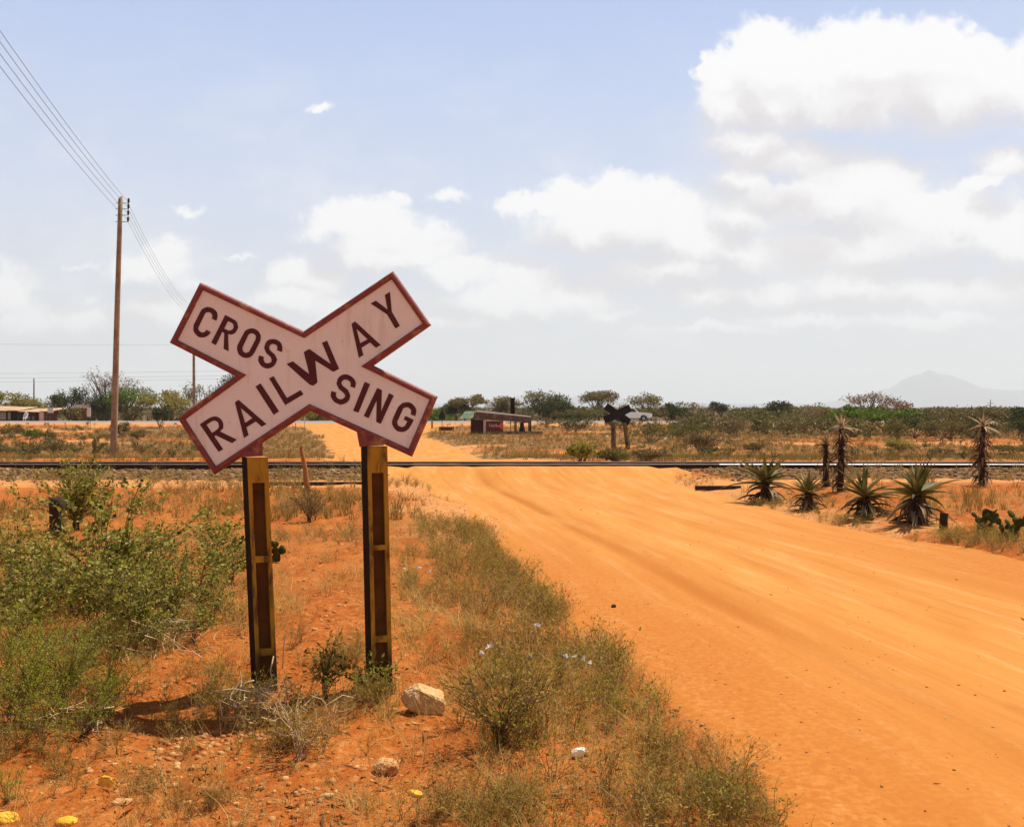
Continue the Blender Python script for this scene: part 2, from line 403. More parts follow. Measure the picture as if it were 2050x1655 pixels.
M['tin'] = simple('rusted_tin', (.12, .062, .042), .7, .25, 4, c2=(.20, .15, .12), thr=(.5, .65))
M['tan_roof'] = simple('tan_roof_sheet', (.50, .32, .19), .7, .22, 1.4, c2=(.27, .14, .07), thr=(.5, .65))
M['red_wood'] = simple('dark_red_boards', (.10, .022, .015), .85, .3, 4)  # dark red boards of the kiosk back and the trough
M['redad'] = simple('red_painted_board', (.17, .014, .010), .6, .2, 4)
M['adwhite'] = simple('faded_white_paint', (.52, .36, .34), .7, .3, 9)
M['orange_disc'] = simple('orange_paint', (.80, .14, .015), .6, .15, 8)
M['wall'] = simple('brown_mud_wall', (.21, .115, .07), .9, .3, 1.5)
M['whitewall'] = simple('whitewash', (.55, .47, .42), .85, .12, 2)
M['roadside_board'] = simple('white_board', (.62, .62, .62), .6, .08, 2)
M['cloth_dark'] = simple('dark_cloth', (.015, .009, .008), .95, .3, 7)
M['cloth_white'] = simple('white_cloth', (.7, .7, .74), .9, .1, 7)
M['skin'] = simple('dark_skin', (.06, .03, .018), .7, .1, 7)
M['hair'] = simple('black_hair', (.008, .007, .006), .9, .1, 7)
M['pad'] = simple('cactus_pad_green', (.055, .062, .012), .8, .35, 6, spec=.1, c2=(.11, .10, .03), thr=(.5, .7))
M['pad_grey'] = simple('dusty_cactus_green', (.13, .13, .045), .7, .25, 5)
M['gravel'] = None
# foliage
M['dry_blade'] = leafy('dry_grass_blade', even((.22, .085, .018), (.40, .20, .04), (.60, .38, .10), (.72, .52, .20), (.42, .34, .05), (.24, .27, .025)), .4, clump=.5, cscale=1.3)
M['dry_mid'] = leafy('dry_grass_far', even((.22, .11, .03), (.36, .22, .05), (.46, .24, .05), (.28, .24, .05), (.50, .35, .11)), .35)
M['verge_leaf'] = leafy('dusty_weed_leaf', even((.13, .055, .010), (.36, .19, .04), (.52, .33, .08), (.44, .30, .05), (.28, .25, .022), (.20, .24, .015), (.34, .36, .03)), .45, clump=.5, cscale=1.1)
M['verge_stem'] = leafy('dry_weed_stem', even((.20, .09, .02), (.42, .24, .07), (.62, .44, .18), (.12, .07, .015)), .25)
M['green_leaf'] = leafy('grey_green_leaf', even((.035, .045, .006), (.17, .19, .014), (.42, .41, .06), (.24, .20, .018), (.60, .56, .16)), .45)
M['feather_leaf'] = leafy('fresh_green_leaflet', even((.16, .20, .010), (.38, .46, .02), (.56, .60, .06), (.36, .33, .04)), .5)
M['tree_dark'] = leafy('dark_tree_leaf', even((.020, .030, .005), (.05, .065, .008), (.09, .11, .015), (.13, .13, .028)), .35, clump=.4, cscale=.7)
M['tree_green'] = leafy('green_tree_leaf', even((.03, .065, .005), (.085, .15, .008), (.17, .25, .016), (.19, .20, .025)), .4, clump=.4, cscale=.7)
M['tree_yellow'] = leafy('yellow_green_tree_leaf', even((.15, .13, .02), (.28, .25, .035), (.36, .31, .06), (.20, .15, .03)), .4, clump=.3, cscale=.7)
M['tree_dusty'] = leafy('dusty_tree_leaf', even((.14, .115, .035), (.24, .20, .065), (.32, .26, .10), (.20, .13, .05)), .4, clump=.3, cscale=.7)
M['tree_brown'] = leafy('brown_dry_leaf', even((.14, .08, .045), (.24, .15, .085), (.32, .22, .12)), .4)
M['bush_olive'] = leafy('olive_bush_leaf', even((.09, .08, .015), (.19, .17, .03), (.27, .23, .055), (.20, .13, .035)), .4, clump=.3, cscale=.8)
M['bush_dry'] = leafy('dry_bush_leaf', even((.19, .11, .04), (.30, .19, .07), (.38, .26, .10), (.15, .11, .025)), .4)
M['aloe'] = leafy('aloe_leaf', even((.05, .055, .012), (.11, .11, .025), (.18, .16, .045), (.30, .24, .09)), .15)
M['aloe_dead'] = leafy('dead_aloe_leaf', even((.05, .022, .010), (.12, .06, .025), (.42, .31, .16), (.06, .03, .012)), .1)
M['aloe_pale'] = leafy('bleached_aloe_leaf', even((.62, .52, .36), (.46, .36, .22), (.30, .20, .10)), .3)
M['litter_leaf'] = leafy('dry_litter', even((.07, .025, .008), (.16, .07, .02), (.34, .20, .08), (.10, .05, .015), (.52, .36, .18)), .0, .9)
M['flower'] = leafy('white_petal', even((.85, .83, .80), (.75, .72, .68)), .4)
M['stone_mix'] = leafy('gravel_stone', even((.50, .22, .06), (.38, .13, .03), (.66, .38, .15), (.30, .10, .022), (.48, .19, .05)), 0.0, .9)
M['ballast'] = leafy('ballast_stone', even((.10, .05, .02), (.20, .11, .045), (.30, .18, .08), (.06, .03, .014), (.42, .28, .15)), 0.0, .9)

def ground_mat():
    m, b, p = mat('red_soil')
    a = b.new('ShaderNodeAttribute', attribute_name='soil'); sp = b.new('ShaderNodeSeparateColor'); b.nt.links.new(a.outputs['Color'], sp.inputs[0])
    sand, litter, scrub = sp.outputs
    pos = b.new('ShaderNodeNewGeometry').outputs['Position']
    n1 = b.noise(pos, 1.7, 6, .6); n2 = b.noise(pos, 14, 6, .68); n3 = b.noise(pos, 60, 4, .7)
    red = b.mix(b.rng(n1, .3, .7), (.42, .115, .016), (.54, .180, .032))
    red = b.mix(b.rng(n2, .52, .72), red, (.66, .30, .085))
    red = b.mix(b.rng(n2, .46, .30), red, (.30, .085, .018))
    snd = b.mix(b.rng(n1, .3, .7), (.66, .285, .075), (.70, .36, .14))
    snd = b.mix(b.rng(n2, .5, .32), snd, (.52, .21, .055))
    col = b.mix(b.rng(b.m('ADD', sand, b.m('MULTIPLY', b.m('SUBTRACT', n2, .5), .7)), .3, .7), red, snd)
    lit = b.mix(n2, (.12, .065, .022), (.33, .21, .075))
    col = b.mix(b.rng(b.m('ADD', litter, b.m('MULTIPLY', b.m('SUBTRACT', n2, .5), 1.3)), .35, .75, 0, .85), col, lit)
    col = b.mix(b.rng(n3, .57, .68, 0, .8), col, (.12, .040, .012))  # dark crumbs, deepened to stand in for shade between soil lumps
    col = b.mix(b.rng(n3, .34, .27, 0, .5), col, (.72, .45, .22))
    far_c = b.mix(b.noise(b.v('MULTIPLY', pos, (1, .35, 1)), .03, 8, .7), (.075, .062, .022), (.22, .135, .06))
    col = b.v('MULTIPLY', b.mix(scrub, col, far_c), (.80, .73, .72))
    b.put(p.inputs['Base Color'], col); p.inputs['Roughness'].default_value = .95; p.inputs['Specular IOR Level'].default_value = .1
    bn = b.new('ShaderNodeBump'); bn.inputs['Strength'].default_value = .9; bn.inputs['Distance'].default_value = .03
    b.put(bn.inputs['Height'], b.m('ADD', n2, b.m('MULTIPLY', n3, .35))); b.put(p.inputs['Normal'], bn.outputs[0])
    return m
def road_mat():
    m, b, p = mat('orange_dust_road')
    a = b.new('ShaderNodeAttribute', attribute_name='wear'); sp = b.new('ShaderNodeSeparateColor'); b.nt.links.new(a.outputs['Color'], sp.inputs[0])
    rut, edge, uu = sp.outputs
    pos = b.new('ShaderNodeNewGeometry').outputs['Position']
    al = b.v('MULTIPLY', pos, (1.0, .22, 1.0))
    n1 = b.noise(al, 1.6, 6, .6); n2 = b.noise(pos, 24, 6, .68); n3 = b.noise(pos, 90, 4, .7); n4 = b.noise(b.v('MULTIPLY', pos, (1, .5, 1)), 34, 3, .6); sy = b.new('ShaderNodeSeparateXYZ'); b.nt.links.new(pos, sy.inputs[0])
    n5 = b.noise(b.xyz(b.m('MULTIPLY', uu, 2.0), b.m('MULTIPLY', sy.outputs[1], .012), 0), 26, 7, .72); n6 = b.noise(b.xyz(b.m('MULTIPLY', uu, 2.0), b.m('MULTIPLY', sy.outputs[1], .02), 5), 70, 3, .6)
    col = b.mix(b.rng(n1, .3, .7), (.60, .245, .050), (.68, .305, .075))
    col = b.mix(b.rng(n2, .5, .3, 0, .5), col, (.57, .215, .045))
    col = b.mix(b.rng(n5, .50, .66, 0, .6), col, (.74, .40, .16))
    col = b.mix(b.rng(n5, .47, .34, 0, .55), col, (.50, .19, .040))
    col = b.mix(b.m('MULTIPLY', b.rng(n6, .60, .70, 0, .5), b.rng(n1, .35, .6)), col, (.46, .17, .035))
    col = b.mix(b.m('MULTIPLY', rut, b.rng(n2, .25, .65, .55, .95)), col, (.44, .145, .018))
    col = b.mix(b.m('MULTIPLY', edge, b.rng(n2, .3, .6, .3, 1.0)), col, (.50, .165, .027))
    col = b.mix(b.rng(n4, .70, .76, 0, .6), col, (.30, .11, .03))
    col = b.mix(b.rng(n3, .62, .72, 0, .55), col, (.36, .14, .035))
    col = b.v('MULTIPLY', b.mix(b.rng(n3, .33, .25, 0, .5), col, (.80, .48, .22)), (.78, .765, .745))
    b.put(p.inputs['Base Color'], col); p.inputs['Roughness'].default_value = .95; p.inputs['Specular IOR Level'].default_value = .1
    bn = b.new('ShaderNodeBump'); bn.inputs['Strength'].default_value = .22; bn.inputs['Distance'].default_value = .010
    b.put(bn.inputs['Height'], b.m('ADD', n2, b.m('MULTIPLY', n3, .25))); b.put(p.inputs['Normal'], bn.outputs[0])
    return m

# ------------------------------------------------------------------ ground, roads, hills
def dryness(x, y):
    """0 bare soil .. 1 covered with dry grass"""
    x = np.asarray(x, float); y = np.asarray(y, float)
    s = fbm(x * .10, y * .13, 41, 4) * .55 + fbm(x * .45, y * .5, 43, 4) * .45
    g = sst(s, .40, .60)
    rd = road_in(x, y)
    g = g * (1 - sst(rd, -1.0 - .015 * y, -.25))
    beyond = sst(y, 27, 32)
    tr = np.exp(-((y - (44 + .14 * x + 2 * fbm(x * .05, y * .0, 2) )) / 1.6) ** 2) * sst(x, 4, 9) + np.exp(-((y - (59 + .1 * x)) / 2.4) ** 2) * sst(x, 12, 18)
    near = .55 * (1 - beyond) * (1 - sst(y, 18.5, 20) * .5)
    g = np.where(y > 29, sst(s, .33, .50), g) * (beyond + near)
    g = g * (1 - np.clip(tr, 0, 1))
    g = g * (1 - sst(y, 19.0, 19.8) * (1 - sst(y, 20.6, 21.4)))
    g = np.where((y > 94) & (y < 104), g * .25, g)
    return np.clip(g, 0, 1)
def build_ground():
    fine = np.arange(-46, 46.01, .16); side = np.concatenate([np.arange(46.5, 180, 3.2)])
    ang = np.radians(np.concatenate([-side[::-1], fine, side]))
    rad = np.concatenate([[.05, .5, 1.0, 1.4, 1.7, 2.0], 2.2 * 1.0125 ** np.arange(0, 420)])
    rad = np.concatenate([rad, rad[-1] * 1.06 ** np.arange(1, 80)]); rad = rad[rad < 13200]; rad = np.append(rad, 13200)
    A, Rr = np.meshgrid(ang, rad); X = Rr * np.sin(A); Y = Rr * np.cos(A)
    Z = T(X, Y); rd = road_in(X, Y); Z = Z - .05 * sst(rd, -.05, .25)
    ya = Y - asph_y(X); Z = Z - .05 * sst(ya, AS0, AS0 + .6) * (1 - sst(ya, AS1 - .6, AS1))
    nr, na = X.shape
    idx = np.arange(nr * na).reshape(nr, na)
    F = np.stack([idx[:-1, :-1], idx[:-1, 1:], idx[1:, 1:], idx[1:, :-1]], -1).reshape(-1, 4)[:, ::-1]
    seam = np.stack([idx[:-1, -1], idx[:-1, 0], idx[1:, 0], idx[1:, -1]], -1)[:, ::-1]
    F = np.concatenate([F, seam])
    o = mesh_np('ground', np.stack([X, Y, Z], -1).reshape(-1, 3), F, ground_mat(), smooth=True)
    dr = dryness(X, Y)
    edge = sst(rd, -1.6 - .02 * Y, -.05)
    sandn = fbm(X * .18, Y * .3, 51, 4)
    sand = np.clip(.75 * edge * sst(Y, 9, 15) + sst(sandn, .50, .64) * sst(Y, 16, 30) * .8 + .9 * sst(Y, 19.0, 19.9) * (1 - sst(Y, 20.9, 21.6)) + .8 * sst(ya, 93, 99) * (1 - sst(ya, 118, 122)), 0, 1)
    sand = sand + .35 * sst(fbm(X * .9, Y * .9, 53, 3), .52, .7) * (1 - sst(Y, 14, 20))
    bal = sst(Y, 20.8, 21.6) * (1 - sst(Y, 26.3, 27.2)) * (1 - sst(rd, -2.0, -.4))
    litter = np.clip(dr * .8 + bal * .9, 0, 1)
    scrub = sst(ya, 124, 150)
    C = np.ones((nr * na, 4), np.float32); C[:, 0] = np.clip(sand, 0, 1).ravel(); C[:, 1] = litter.ravel(); C[:, 2] = scrub.ravel()
    at_ = o.data.color_attributes.new('soil', 'FLOAT_COLOR', 'POINT'); at_.data.foreach_set('color', C.ravel())
    return tag(o, kind='structure')
build_ground()
def strip(name, ys, xs_of_y, zfun, m, wear=None, nu=60):
    Y = np.repeat(ys[:, None], nu, 1); X = np.stack([xs_of_y(y, nu) for y in ys]); Z = zfun(X, Y)
    idx = np.arange(X.size).reshape(X.shape)
    F = np.stack([idx[:-1, :-1], idx[:-1, 1:], idx[1:, 1:], idx[1:, :-1]], -1).reshape(-1, 4)
    o = mesh_np(name, np.stack([X, Y, Z], -1).reshape(-1, 3), F, m, smooth=True)
    if wear is not None:
        C = np.ones((X.size, 4), np.float32); a, e, u_ = wear(X, Y); C[:, 2] = u_.ravel(); C[:, 0] = np.clip(a, 0, 1).ravel(); C[:, 1] = np.clip(e, 0, 1).ravel()
        o.data.color_attributes.new('wear', 'FLOAT_COLOR', 'POINT').data.foreach_set('color', C.ravel())
    return tag(o, kind='structure')
ysr = np.concatenate([np.arange(-20, 2.6, .5), 2.6 * 1.006 ** np.arange(0, 640)]); ysr = ysr[ysr < 104.2]
strip('dirt_road', ysr, lambda y, n: np.linspace(np.interp(y, RY, RL) - .45 - .012 * max(y, 0), np.interp(y, RY, RR) + .45 + .012 * max(y, 0), n), ROADZ, road_mat(),
      lambda X, Y: (RUTS(X, Y)[0] * sst(Y, 2, 3) * (1 - sst(Y, 20, 26)), (1 - sst(road_in(X, Y), .1, 2.4)) * (1 - sst(Y, 8, 18)), RUTS(X, Y)[1] * .5 + .25), 190)
def asph():
    xs = np.linspace(-420, 420, 400); vs = np.linspace(0, 1, 10)
    X, Vv = np.meshgrid(xs, vs); Y = AS0 + (AS1 - AS0) * Vv + asph_y(X); Z = T0(X, Y) * .0 + .05 + .05 * (1 - (2 * Vv - 1) ** 2) - .12 * (np.abs(2 * Vv - 1) > .99)
    Z = Z + np.minimum(T0(X, AS0 + asph_y(X)), .05) * 0
    idx = np.arange(X.size).reshape(X.shape); F = np.stack([idx[:-1, :-1], idx[:-1, 1:], idx[1:, 1:], idx[1:, :-1]], -1).reshape(-1, 4)
    o = mesh_np('asphalt_road', np.stack([X, Y, Z], -1).reshape(-1, 3), F, M['asphalt'], smooth=True); tag(o, kind='structure')
asph()
def ridge(name, pts, D, depth, col, seed, x0=None):
    px = np.array([p[0] for p in pts], float); py = np.array([p[1] for p in pts], float)
    X = np.linspace((px[0] - CX) / FPX * D, (px[-1] - CX) / FPX * D, 170); V = np.linspace(-1, 1, 31)
    H = np.interp(X, (px - CX) / FPX * D, (HY - py) / FPX * D + EYE + .6)
    XX, VV = np.meshgrid(X, V); YY = D + VV * depth
    HH = H[None] * (1 - np.abs(VV) ** 1.4) * (1 + .5 * (fbm(XX * .002, YY * .002, seed, 4) - .75) * np.minimum(1, np.abs(VV) * 2.5)) - .9
    idx = np.arange(XX.size).reshape(XX.shape); F = np.stack([idx[:-1, :-1], idx[:-1, 1:], idx[1:, 1:], idx[1:, :-1]], -1).reshape(-1, 4)
    m = simple(name + '_slope', col, .95, .3, .004)
    o = mesh_np(name, np.stack([XX, YY, HH], -1).reshape(-1, 3), F, m, smooth=True); return tag(o, kind='structure')
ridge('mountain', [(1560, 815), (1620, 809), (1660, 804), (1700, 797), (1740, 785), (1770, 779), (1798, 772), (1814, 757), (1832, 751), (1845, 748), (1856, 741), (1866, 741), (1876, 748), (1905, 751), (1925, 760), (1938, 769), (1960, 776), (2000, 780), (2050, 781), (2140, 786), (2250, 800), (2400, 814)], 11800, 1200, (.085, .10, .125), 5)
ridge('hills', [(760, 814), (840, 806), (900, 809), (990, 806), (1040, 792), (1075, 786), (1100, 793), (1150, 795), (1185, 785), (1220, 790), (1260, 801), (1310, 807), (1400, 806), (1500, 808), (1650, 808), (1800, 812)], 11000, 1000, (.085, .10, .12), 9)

# ------------------------------------------------------------------ railway
def build_track():
    t = thing('railway_track', (0, RAIL_Y + .53, .1), 'railway track with two rusty steel rails crossing the dirt road', 'railway track')
    prof = [(-.065, 0), (-.065, .018), (-.012, .032), (-.010, .108), (-.034, .120), (-.034, .136), (-.016, .156), (.016, .156), (.034, .136), (.034, .120), (.010, .108), (.012, .032), (.065, .018), (.065, 0)]
    xs = np.linspace(-90, 110, 260)
    for k, yy in enumerate((-.53, .53)):
        g = G(); n = len(prof)
        for i, x in enumerate(xs):
            wob = .006 * math.sin(x * .31 + k)
            for a, b in prof: g.v.append((x, yy + a + wob * .5, b + .035 + wob * .3))
        for i in range(len(xs) - 1):
            for j in range(n):
                j2 = (j + 1) % n; g.f.append((i * n + j, i * n + j2, (i + 1) * n + j2, (i + 1) * n + j)); g.mi.append((1 if (j == 6 or xs[i] > 4.6) and k == 0 else 2) if j in (5, 6) else 0)  # bright bevel on the right stretch of the near rail only, to place a glint
        g.build('rail', [M['rail'], M['rail_top'], M['rail_dull']], t)
    return t
build_track()

def stone_template(seed, n=1):
    r = np.random.default_rng(seed)
    ph = (1 + 5 ** .5) / 2
    V = np.array([(-1, ph, 0), (1, ph, 0), (-1, -ph, 0), (1, -ph, 0), (0, -1, ph), (0, 1, ph), (0, -1, -ph), (0, 1, -ph), (ph, 0, -1), (ph, 0, 1), (-ph, 0, -1), (-ph, 0, 1)]) / 1.9
    F = np.array([(0, 11, 5), (0, 5, 1), (0, 1, 7), (0, 7, 10), (0, 10, 11), (1, 5, 9), (5, 11, 4), (11, 10, 2), (10, 7, 6), (7, 1, 8), (3, 9, 4), (3, 4, 2), (3, 2, 6), (3, 6, 8), (3, 8, 9), (4, 9, 5), (2, 4, 11), (6, 2, 10), (8, 6, 7), (9, 8, 1)])
    V = V * (1 + .35 * (r.random((12, 1)) - .5)) * np.array([1, .8, .62])
    return V, F
def scatter(templates, P, scale, rng, tilt=.25, rz=None):
    """copies of templates at points P merged into one vertex / face array"""
    parts = []; k = rng.integers(0, len(templates), len(P)); base = 0; VV = []; FF = []
    a = rng.random(len(P)) * 2 * np.pi if rz is None else rz
    tx = (rng.random(len(P)) - .5) * 2 * tilt; ty = (rng.random(len(P)) - .5) * 2 * tilt
    for t, (V, F) in enumerate(templates):
        sel = np.where(k == t)[0]
        if len(sel) == 0: continue
        V = np.asarray(V, float); F = np.asarray(F, int)
        c, s = np.cos(a[sel]), np.sin(a[sel]); sc = scale[sel]
        X = V[None, :, 0] * c[:, None] - V[None, :, 1] * s[:, None]; Y = V[None, :, 0] * s[:, None] + V[None, :, 1] * c[:, None]
        Z = np.broadcast_to(V[None, :, 2], X.shape)
        X2 = X + Z * tx[sel][:, None]; Y2 = Y + Z * ty[sel][:, None]
        W = np.stack([X2, Y2, Z], -1) * sc[:, None, None] + P[sel][:, None, :]
        VV.append(W.reshape(-1, 3)); FF.append((F[None] + (np.arange(len(sel)) * len(V))[:, None, None] + base).reshape(-1, F.shape[1])); base += len(sel) * len(V)
    return np.concatenate(VV), np.concatenate(FF)
STONES = [stone_template(s) for s in range(6)]
rng = np.random.default_rng(7)
def Tz(x, y, sink=0.0): return np.where(road_in(x, y) > 0, ROADZ(x, y), T(x, y)) - sink
def ballast():
    n = 15000
    x = (rng.random(n) - .42) * 46; y = np.concatenate([20.9 + 2.9 * rng.random(n * 2 // 3) ** .7, 24.1 + 2.2 * rng.random(n - n * 2 // 3)])
    keep = (road_in(x, y) < -.5 - 1.2 * rng.random(n)); x, y = x[keep], y[keep]
    P = np.stack([x, y, Tz(x, y)], -1)
    V, F = scatter(STONES, P, .028 + .045 * rng.random(len(P)) ** 2, rng, .3)
    tag(mesh_np('ballast', V, F, M['ballast']), kind='stuff')
ballast()
def gravel():
    n = 13000
    y = 2.4 + 17 * rng.random(n) ** 1.6; x = (rng.random(n) - .5) * 2 * (.56 * y + .5)
    onroad = road_in(x, y) > .05
    keep = ~onroad | (rng.random(n) < .22)
    cl = fbm(x * 1.1, y * 1.1, 88, 3); keep &= (rng.random(n) < .25 + sst(cl, .45, .65)) | onroad
    x, y = x[keep], y[keep]
    P = np.stack([x, y, Tz(x, y)], -1)
    s = .004 + .022 * rng.random(len(P)) ** 3.2; s *= np.where(road_in(x, y) > .05, .45, 1)
    n2 = 16000; y2 = 2.5 + 16 * rng.random(n2) ** 1.7; x2 = (rng.random(n2) * 1.1 - .45) * (.56 * y2 + .5); rd = road_in(x2, y2)
    cl2 = fbm(x2 * 2.2, y2 * 1.2, 81, 3); k2 = (rd > 0) & (rng.random(n2) < (.10 + .9 * np.exp(-(rd / .8) ** 2) * (x2 < np.interp(y2, RY, RL) + 2.2)) * sst(cl2, .38, .6))
    P = np.concatenate([P, np.stack([x2[k2], y2[k2], ROADZ(x2[k2], y2[k2])], -1)]); s = np.concatenate([s, .0025 + .006 * rng.random(k2.sum()) ** 2])
    for px_, py_, k_, rx_, ry_ in ((400, 1500, 260, .35, .22), (300, 1560, 120, .4, .2), (600, 1600, 90, .4, .1)):
        c_ = at(px_, py_); xx = c_.x + rng.normal(size=k_) * rx_ * .5; yy_ = c_.y + rng.normal(size=k_) * ry_ * .5
        P = np.concatenate([P, np.stack([xx, yy_, T(xx, yy_)], -1)]); s = np.concatenate([s, .005 + .018 * rng.random(k_) ** 2])
    V, F = scatter(STONES, P, s, rng, .3)
    tag(mesh_np('gravel', V, F, M['stone_mix']), kind='stuff')
gravel()

# ------------------------------------------------------------------ railway crossing sign
SD = 5.74; SS = SD / FPX
SX0 = -1.19
def sp_(px, py): return ((px - CX) * SS - SX0, EYE + (HY - py) * SS)
def zp(zx, zy): return (300 + zx / 3.306, 520 + zy / 3.306)
OUT = [(402.2, 565.4), (609, 663), (787.6, 542.7), (863.2, 650.7), (748, 731.5), (876.2, 793.7), (824.8, 914.1), (621.5, 822.5), (430, 949.5), (356, 836), (471, 752.5), (340.8, 686.4)]
def inset(poly, d):
    n = len(poly); out = []
    ar = sum(poly[i][0] * poly[(i + 1) % n][1] - poly[(i + 1) % n][0] * poly[i][1] for i in range(n)); sg = 1 if ar > 0 else -1
    for i in range(n):
        p0, p1, p2 = Vector(poly[i - 1]), Vector(poly[i]), Vector(poly[(i + 1) % n])
        e1 = (p1 - p0).normalized(); e2 = (p2 - p1).normalized()
        n1 = Vector((-e1.y, e1.x)) * sg; n2 = Vector((-e2.y, e2.x)) * sg
        k = (n1 + n2) / max(.2, 1 + n1.dot(n2)); out.append(tuple(p1 + k * d))
    return out
def stroke(pts, t):
    P = [Vector(p) for p in pts]; L = []; Rr = []
    for i, p in enumerate(P):
        a = (P[min(i + 1, len(P) - 1)] - P[max(i - 1, 0)]).normalized(); nn = Vector((-a.y, a.x)) * t / 2
        L.append(tuple(p + nn)); Rr.append(tuple(p - nn))
    return [L + Rr[::-1]]
def arc(cx, cy, rx, ry, a0, a1, n=9):
    return [(cx + rx * math.cos(R(a0 + (a1 - a0) * i / (n - 1))), cy + ry * math.sin(R(a0 + (a1 - a0) * i / (n - 1)))) for i in range(n)]
def letter(ch, w, h):
    """outlines (first outer, then holes) in a box w x h centred on 0, x right, y up"""
    t = 34.0; x0, x1, y0, y1 = -w / 2, w / 2, -h / 2, h / 2; i = t / 2
    if ch == 'I': return [[(x0, y0), (x1, y0), (x1, y1), (x0, y1)]]
    if ch == 'L': return [[(x0, y0), (x1, y0), (x1, y0 + t), (x0 + t, y0 + t), (x0 + t, y1), (x0, y1)]]
    if ch == 'N': return [[(x0, y0), (x0 + t, y0), (x0 + t, y1 - 2.3 * t), (x1 - t, y0), (x1, y0), (x1, y1), (x1 - t, y1), (x1 - t, y0 + 2.3 * t), (x0 + t, y1), (x0, y1)]]
    if ch == 'A':
        k = .33; yb = y0 + .22 * h; yt = yb + t * .85
        fx = lambda y, s: s * (w / 2) * (1 - (y - y0) / h) + s * 8
        fi = lambda y, s: s * max(0, (w / 2 - t * 1.08) * (1 - (y - y0) / (h * .80)))
        return [[(x0, y0), (x0 + t * 1.08, y0), (fi(yb, -1), yb), (fi(yb, 1), yb), (x1 - t * 1.08, y0), (x1, y0), (15, y1), (-15, y1)], [(fi(yt, -1), yt), (fi(yt, 1), yt), (0, y0 + h * .78)]]
    if ch == 'Y': return [[(-i, y0), (i, y0), (i, -4), (x1, y1), (x1 - t * 1.2, y1), (0, 22), (x0 + t * 1.2, y1), (x0, y1), (-i, -4)]]
    if ch == 'R':
        rb = h * .27; yc = y1 - rb; xr = x1 - 6
        outer = [(x0, y0), (x0 + t, y0), (x0 + t, yc - rb), (x0 + t + 14, yc - rb), (x1 - t * .95, y0), (x1 + 6, y0), (x0 + w * .60, yc - rb + 6)] + arc(xr - rb, yc, rb, rb, -52, 90) + [(x0, y1)]
        hole = [(x0 + t, yc - rb + t * .8), (xr - rb, yc - rb + t * .8)] + arc(xr - rb, yc, rb - t * .85, rb - t * .8, -80, 80, 7) + [(x0 + t, y1 - t * .8)]
        return [outer, hole]
    ri = w / 2 - i; yi = h / 2 - i; st = h / 2 - i - ri
    if ch == 'O':
        f = lambda r, s: arc(0, s, r, r, 0, 180, 10) + arc(0, -s, r, r, 180, 360, 10)
        return [f(w / 2, h / 2 - w / 2), f(w / 2 - t, h / 2 - w / 2)]
    if ch == 'C': return stroke([(ri, st - 4)] + arc(0, st, ri, ri, 10, 180, 10) + arc(0, -st, ri, ri, 180, 350, 10) + [(ri, -st + 4)], t)
    if ch == 'G': return stroke([(ri, st - 4)] + arc(0, st, ri, ri, 10, 180, 10) + arc(0, -st, ri, ri, 180, 345, 10) + [(ri, -st + 16), (ri, -st + 30)], t) + [None] + [[(4, -st + 22), (ri + i + 2, -st + 22), (ri + i + 2, -st + 22 + t * .8), (4, -st + 22 + t * .8)]]
    if ch == 'S':
        q = (h / 2 - i) / 2
        return stroke([(ri, q - 2)] + arc(0, q, ri, q, 12, 180, 9) + [(-ri * .92, q * .55), (-ri * .45, q * .12), (ri * .45, -q * .12), (ri * .92, -q * .55)] + arc(0, -q, ri, q, 0, -168, 9) + [(-ri, -q + 2)], t)
TXT = [('C', 372, 415, 122, 212, 26), ('R', 512, 485, 122, 205, 26.5), ('O', 660, 552, 122, 205, 26), ('S', 802, 622, 122, 205, 26.5),
       ('S', 1283, 858, 130, 205, 26), ('I', 1404, 910, 40, 205, 22), ('N', 1518, 966, 122, 205, 25), ('G', 1685, 1040, 128, 205, 25),
       ('R', 456, 1140, 140, 222, -34), ('A', 640, 1032, 176, 232, -32), ('I', 780, 920, 42, 222, -33), ('L', 906, 838, 140, 205, -31), ('A', 1402, 512, 166, 218, -30), ('Y', 1585, 350, 150, 226, -31)]
